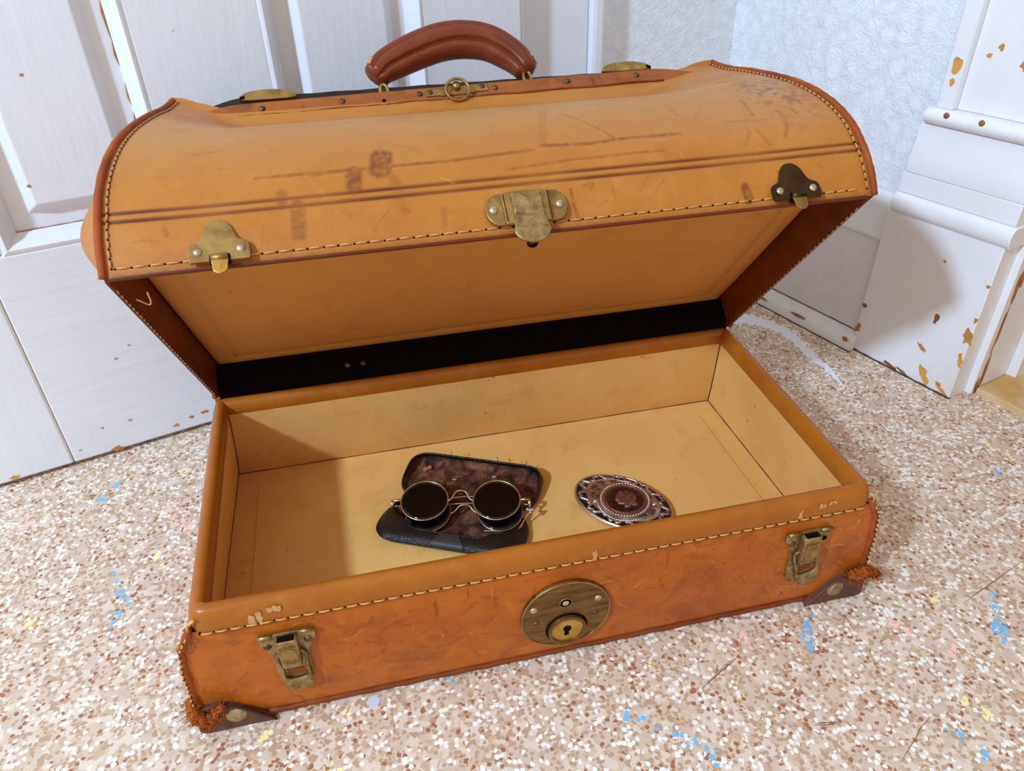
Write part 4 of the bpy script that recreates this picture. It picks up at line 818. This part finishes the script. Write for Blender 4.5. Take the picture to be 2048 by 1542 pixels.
for u, v in ((-.022, .036), (.018, .046)): add('lint', prism(smooth_poly([(u, v), (u + .003, v + .001), (u + .005, v), (u + .002, v - .001)], 12), 0, .0006, lambda a, b_, d: CPt(a, b_, .0024 + max(0, b_ - .036) * .20 + d)), THREAD_TAN, upn, smooth=False)
for u in (-.03, -.012, .020, .033, .05): add('loose_thread', tube([CPt(u, .0604, .0130), CPt(u + .001, .0624, .0150), CPt(u + .0025 * math.sin(u * 300), .065, .0160)], .0003, 4), CASE_BLACK, upn)

# ================================================================== SUNGLASSES
GC = np.array([.2185, .158, .0425]); GA = math.radians(-13.5); TI = math.radians(12)
GX = np.array([math.cos(GA), math.sin(GA), 0]); GY0 = np.array([-math.sin(GA), math.cos(GA), 0]); GY = GY0 * math.cos(TI) + np.array([0, 0, math.sin(TI)]); GZ = np.cross(GX, GY)
def GP(u, v, d=0): return tuple(GC + GX * u + GY * v + GZ * d)
glasses = thing('sunglasses', (GC[0], GC[1], GC[2] - .02), 'round black-lensed wire sunglasses lying in the open spectacle case', 'sunglasses')
LD, LR_ = .0347, .0225
def lens_set(off, tag_lens, tag_rim, r, wire):
    f = lambda u, v, d: tuple(np.array(GP(u, v, d)) + off)
    for sd in (-1, 1):
        V = []; F = []; n = 40; rings = 6
        for q in range(rings):
            ro = 1 - q / rings
            for k in range(n):
                a = 2 * math.pi * k / n; V.append(f(sd * LD + r * ro * math.cos(a), r * ro * math.sin(a), .0012 * (1 - ro * ro)))
        V.append(f(sd * LD, 0, .0012))
        for q in range(rings - 1):
            for k in range(n): F.append([q * n + k, q * n + (k + 1) % n, (q + 1) * n + (k + 1) % n, (q + 1) * n + k])
        for k in range(n): F.append([(rings - 1) * n + k, (rings - 1) * n + (k + 1) % n, rings * n])
        le = add(tag_lens, (V, F), LENS, glasses); so = le.modifiers.new('thick', 'SOLIDIFY'); so.thickness = .0012; so.offset = -1
        add(tag_rim, tube([f(sd * LD + r * math.cos(a), r * math.sin(a), 0) for a in np.linspace(0, 2 * math.pi, 49)[:-1]], wire, 8, closed=True), WIRE, glasses)
    return f
f0 = lens_set(np.zeros(3), 'lens', 'rim', LR_, .00072)
f1 = lens_set(-GY0 * .0068 + GX * .0035 + np.array([0, 0, -.0095]), 'back_lens', 'back_rim', .0212, .0006)
for nm, f, top in (('bridge', f0, .0085), ('back_bridge', f1, .0060)):
    pts = crom([f(-LD + LR_ * .99, -.001, 0), f(-.0085, .0015, .001), f(-.005, top * .85, .003), (f(0, top, .004)), f(.005, top * .85, .003), f(.0085, .0015, .001), f(LD - LR_ * .99, -.001, 0)], np.linspace(0, 1, 30))
    add(nm, tube(pts, .0008, 7), WIRE, glasses)
for sd in (-1, 1):
    ep = add('end_piece', tube([f0(sd * (LD + LR_ - .0005), 0, 0), f0(sd * (LD + LR_ + .004), .0002, .0003), f0(sd * (LD + LR_ + .0085), 0, -.0005), f0(sd * (LD + LR_ + .009), -.001, -.004)], [.0011, .0016, .0015, .0010], 8), WIRE, glasses)
    add('hinge_screw', tube([f0(sd * (LD + LR_ + .0088), -.001, -.001), f0(sd * (LD + LR_ + .0088), -.004, -.0075)], [.0016, .0013], 8), SILVER_BEAD, ep)
# folded temples: wire arms behind the lenses with curled cable ends
for sd in (-1, 1):
    x = LD + LR_ + .0085
    pts = crom([f0(sd * x, -.002, -.006), f0(sd * .035, .004 + .004 * sd, -.010), f0(0, .006 + .004 * sd, -.0085), f0(-sd * .030, .002, -.0105), f0(-sd * (LD + .016), -.012, -.0125), f0(-sd * (LD + .006), -.026, -.0115), f0(-sd * (LD - .012), -.027, -.012)], np.linspace(0, 1, 50))
    add('temple_arm', tube(pts, .00075, 7), WIRE, glasses)
add('hinge_knuckle', join(*[dome(x_, y_, .0018, .0018, lambda u, v, d: f0(u, v, -.004 + d), n=10) for x_, y_ in ((.0640, -.0085), (.0665, -.0095), (.0690, -.0090), (.0670, -.0120))]), SILVER_BEAD, glasses)
add('temple_end', tube(crom([f0(.0665, -.010, -.005), f0(.062, -.016, -.008), f0(.054, -.028, -.011), f0(.042, -.037, -.0125)], np.linspace(0, 1, 20)), .0008, 7), WIRE, glasses)

# ================================================================== BELT BUCKLE
KC = np.array([.3752, .1350]); KA = math.radians(-47.7); KU = np.array([math.cos(KA), math.sin(KA)]); KV = np.array([-KU[1], KU[0]]); KZ = ZF + .0030
AX, BX_ = .0512, .0345
def KP(u, v, d): p = KC + KU * u + KV * v; return (p[0], p[1], KZ + d)
buckle = thing('belt_buckle', (KC[0], KC[1], KZ), 'oval silver western belt buckle with black scroll border and bronze coin', 'belt buckle')
def oval(k, dz, n=72): return [KP(AX * k * math.cos(2 * math.pi * i / n), BX_ * k * math.sin(2 * math.pi * i / n), dz) for i in range(n)]
def oval_shell(levels, n=72):
    V = []; F = []
    for k, dz in levels: V += oval(k, dz, n)
    for q in range(len(levels) - 1):
        for i in range(n): F.append([q * n + i, q * n + (i + 1) % n, (q + 1) * n + (i + 1) % n, (q + 1) * n + i])
    F += [list(range(n)), [(len(levels) - 1) * n + i for i in range(n)]]
    return V, F
add('back_plate', oval_shell([(.97, 0), (1.0, .0012), (1.0, .0026), (.975, .0036), (.95, .0034)]), SILVER, buckle, autosmooth=40)
add('enamel_border', oval_shell([(.952, .0030), (.95, .0036), (.72, .0052), (.715, .0040)]), ENAMEL, buckle, autosmooth=40)
add('inner_plate', oval_shell([(.735, .0040), (.735, .0056), (.715, .0062), (.5, .0074), (.25, .0080), (.05, .0082)]), SILVER, buckle, autosmooth=40)
add('edge_wire', tube(oval(.972, .0034), .0009, 6, closed=True), SILVER_BEAD, buckle); add('edge_wire', tube(oval(.742, .0054), .0008, 6, closed=True), SILVER_BEAD, buckle)
NS = 22
for i in range(NS):
    a0 = 2 * math.pi * i / NS; pts = []
    for q in np.linspace(0, 1, 14):
        a = a0 + q * .30; k = .845 + .075 * math.sin(q * 2 * math.pi) * (1 if i % 2 else -1); pts.append(KP(AX * k * math.cos(a), BX_ * k * math.sin(a), .0048))
    add('scroll', tube(pts, [.0007 + .0009 * math.sin(math.pi * q) for q in np.linspace(0, 1, 14)], 6), SILVER, buckle)
    a = a0 + .05; k = .845 + (.05 if i % 2 else -.05)
    sp_pts = [KP(AX * k * math.cos(a) + .0018 * (1 - q * .8) * math.cos(q * 9 + i), BX_ * k * math.sin(a) + .0018 * (1 - q * .8) * math.sin(q * 9 + i), .0049) for q in np.linspace(0, 1, 14)]
    add('scroll_curl', tube(sp_pts, .0006, 5), SILVER, buckle)
# engraved leaves on the two ends of the inner plate
for sd in (-1, 1):
    for i in range(9):
        a = (i - 4) * .26; pts = []
        for q in np.linspace(0, 1, 10):
            r = .49 + .20 * q; aa = a + .22 * math.sin(q * 3) * (1 if i % 2 else -1); u, v = AX * r * math.cos(aa) * sd, BX_ * r * math.sin(aa)
            rr_ = math.hypot(u / AX, v / BX_); pts.append(KP(u, v, float(np.interp(rr_, [0, .25, .5, .715], [.0082, .0080, .0074, .0062])) + .0002))
        add('engraving', tube(pts, .00035, 4), ENGRAVE, buckle)
    for cu, cv, R_ in ((.62, .0, .0032), (.55, .28, .0022), (.55, -.28, .0022)):
        u0, v0 = AX * cu * sd, BX_ * cv; rr_ = math.hypot(u0 / AX, v0 / BX_); z0 = float(np.interp(rr_, [0, .25, .5, .715], [.0082, .0080, .0074, .0062])) + .0003
        add('engraving', tube([KP(u0 + R_ * (1 - q) * math.cos(q * 14), v0 + R_ * (1 - q) * math.sin(q * 14), z0) for q in np.linspace(0, .9, 30)], .00032, 4), ENGRAVE, buckle)
# coin mount: rope of beads round a bronze coin
KX = np.array([.3757, .1312])
def QP(u, v, d): return (KX[0] + u, KX[1] + v, KZ + .0078 + d)
mount = add('coin_mount', join(ring_prism(circ(0, 0, .0252, 60), circ(0, 0, .0200, 60), -.004, .0010, QP)), SILVER, buckle, autosmooth=40)
for i in range(52):
    a = 2 * math.pi * i / 52; add('bead', dome(.0232 * math.cos(a), .0232 * math.sin(a), .00135, .0015, QP, .0008, 8, 3), SILVER_BEAD, mount)
for i in range(44):
    a = math.radians(150) + math.radians(200) * i / 43; add('bead', dome(.0264 * math.cos(a), .0264 * math.sin(a), .0013, .0014, QP, -.0022, 8, 3), SILVER_BEAD, mount)
for a in (165, -22):
    a = math.radians(a); add('prong', dome(.0285 * math.cos(a), .0285 * math.sin(a), .0032, .0028, QP, -.002, 10, 3), SILVER_BEAD, mount)
coin = add('coin', prism(circ(0, 0, .0202, 60), -.003, .0012, QP), COIN, buckle, autosmooth=40, label='bronze coin with a head in profile')
add('coin_rim', tube([QP(.0196 * math.cos(a), .0196 * math.sin(a), .0014) for a in np.linspace(0, 2 * math.pi, 61)[:-1]], .0007, 6, closed=True), COIN_HI, coin)
add('coin_dentils', join(*[dome(.0181 * math.cos(2 * math.pi * i / 60), .0181 * math.sin(2 * math.pi * i / 60), .0005, .0005, QP, .0012, 6, 2) for i in range(60)]), COIN_HI, coin, kind='stuff')
CA = math.radians(-10)
def HPt(u, v, d): return QP(u * math.cos(CA) - v * math.sin(CA), u * math.sin(CA) + v * math.cos(CA), d)
head = [(-.0015, -.0115), (-.0022, -.0080), (-.0040, -.0072), (-.0066, -.0068), (-.0078, -.0052), (-.0074, -.0038), (-.0085, -.0028), (-.0080, -.0018), (-.0100, -.0002), (-.0082, .0022), (-.0086, .0048), (-.0068, .0078), (-.0035, .0104), (.0005, .0118), (.0045, .0112), (.0085, .0090), (.0110, .0050), (.0116, .0000), (.0100, -.0045), (.0118, -.0080), (.0080, -.0105), (.0050, -.0088), (.0040, -.0112)]
def head_relief(P):
    n = len(P); cu = sum(p[0] for p in P) / n; cv = sum(p[1] for p in P) / n; V = []; F = []; lev = [(1, .0010), (.985, .0017), (.9, .0023), (.75, .0027), (.5, .0030), (.2, .0031)]
    for k, d in lev: V += [HPt(cu + (u - cu) * k, cv + (v - cv) * k, d) for u, v in P]
    for q in range(len(lev) - 1): F += [[q * n + i, q * n + (i + 1) % n, (q + 1) * n + (i + 1) % n, (q + 1) * n + i] for i in range(n)]
    F.append([(len(lev) - 1) * n + i for i in range(n)]); return V, F
add('coin_head', head_relief(smooth_poly(head, 70)), COIN_HI, coin)
for i in range(12):
    a = .25 * i - 1.2; pts = [HPt(-.001 + (.003 + .0065 * q) * math.cos(a * 1.0 + .5 * q) , .002 + (.003 + .0062 * q) * math.sin(a + .6 * q), .0030 - .0006 * q) for q in np.linspace(0, 1, 9)]
    add('coin_hair', tube(pts, .00050, 4), COIN_HI if i % 3 else COIN, coin)
def lettering(txt, r, a0, a1, size):
    out = []
    for i, c in enumerate(txt):
        if c == ' ': continue
        cu = bpy.data.curves.new('t', 'FONT'); cu.body = c; cu.size = size; cu.align_x = 'CENTER'; cu.extrude = .00012; cu.resolution_u = 2
        o = bpy.data.objects.new('t', cu); COL.objects.link(o); dg = bpy.context.evaluated_depsgraph_get(); me = bpy.data.meshes.new_from_object(o.evaluated_get(dg))
        a = a0 + (a1 - a0) * i / (len(txt) - 1); R = a - math.pi / 2
        out.append(([QP(r * math.cos(a) + v.co.x * math.cos(R) - v.co.y * math.sin(R), r * math.sin(a) + v.co.x * math.sin(R) + v.co.y * math.cos(R), .0014 + v.co.z) for v in me.vertices], [list(p.vertices) for p in me.polygons]))
        bpy.data.objects.remove(o); bpy.data.curves.remove(cu); bpy.data.meshes.remove(me)
    return join(*out)
add('coin_lettering', lettering('E·PLURIBUS·UNUM', .0148, math.radians(196), math.radians(10), .0030), COIN_HI, coin, smooth=False)
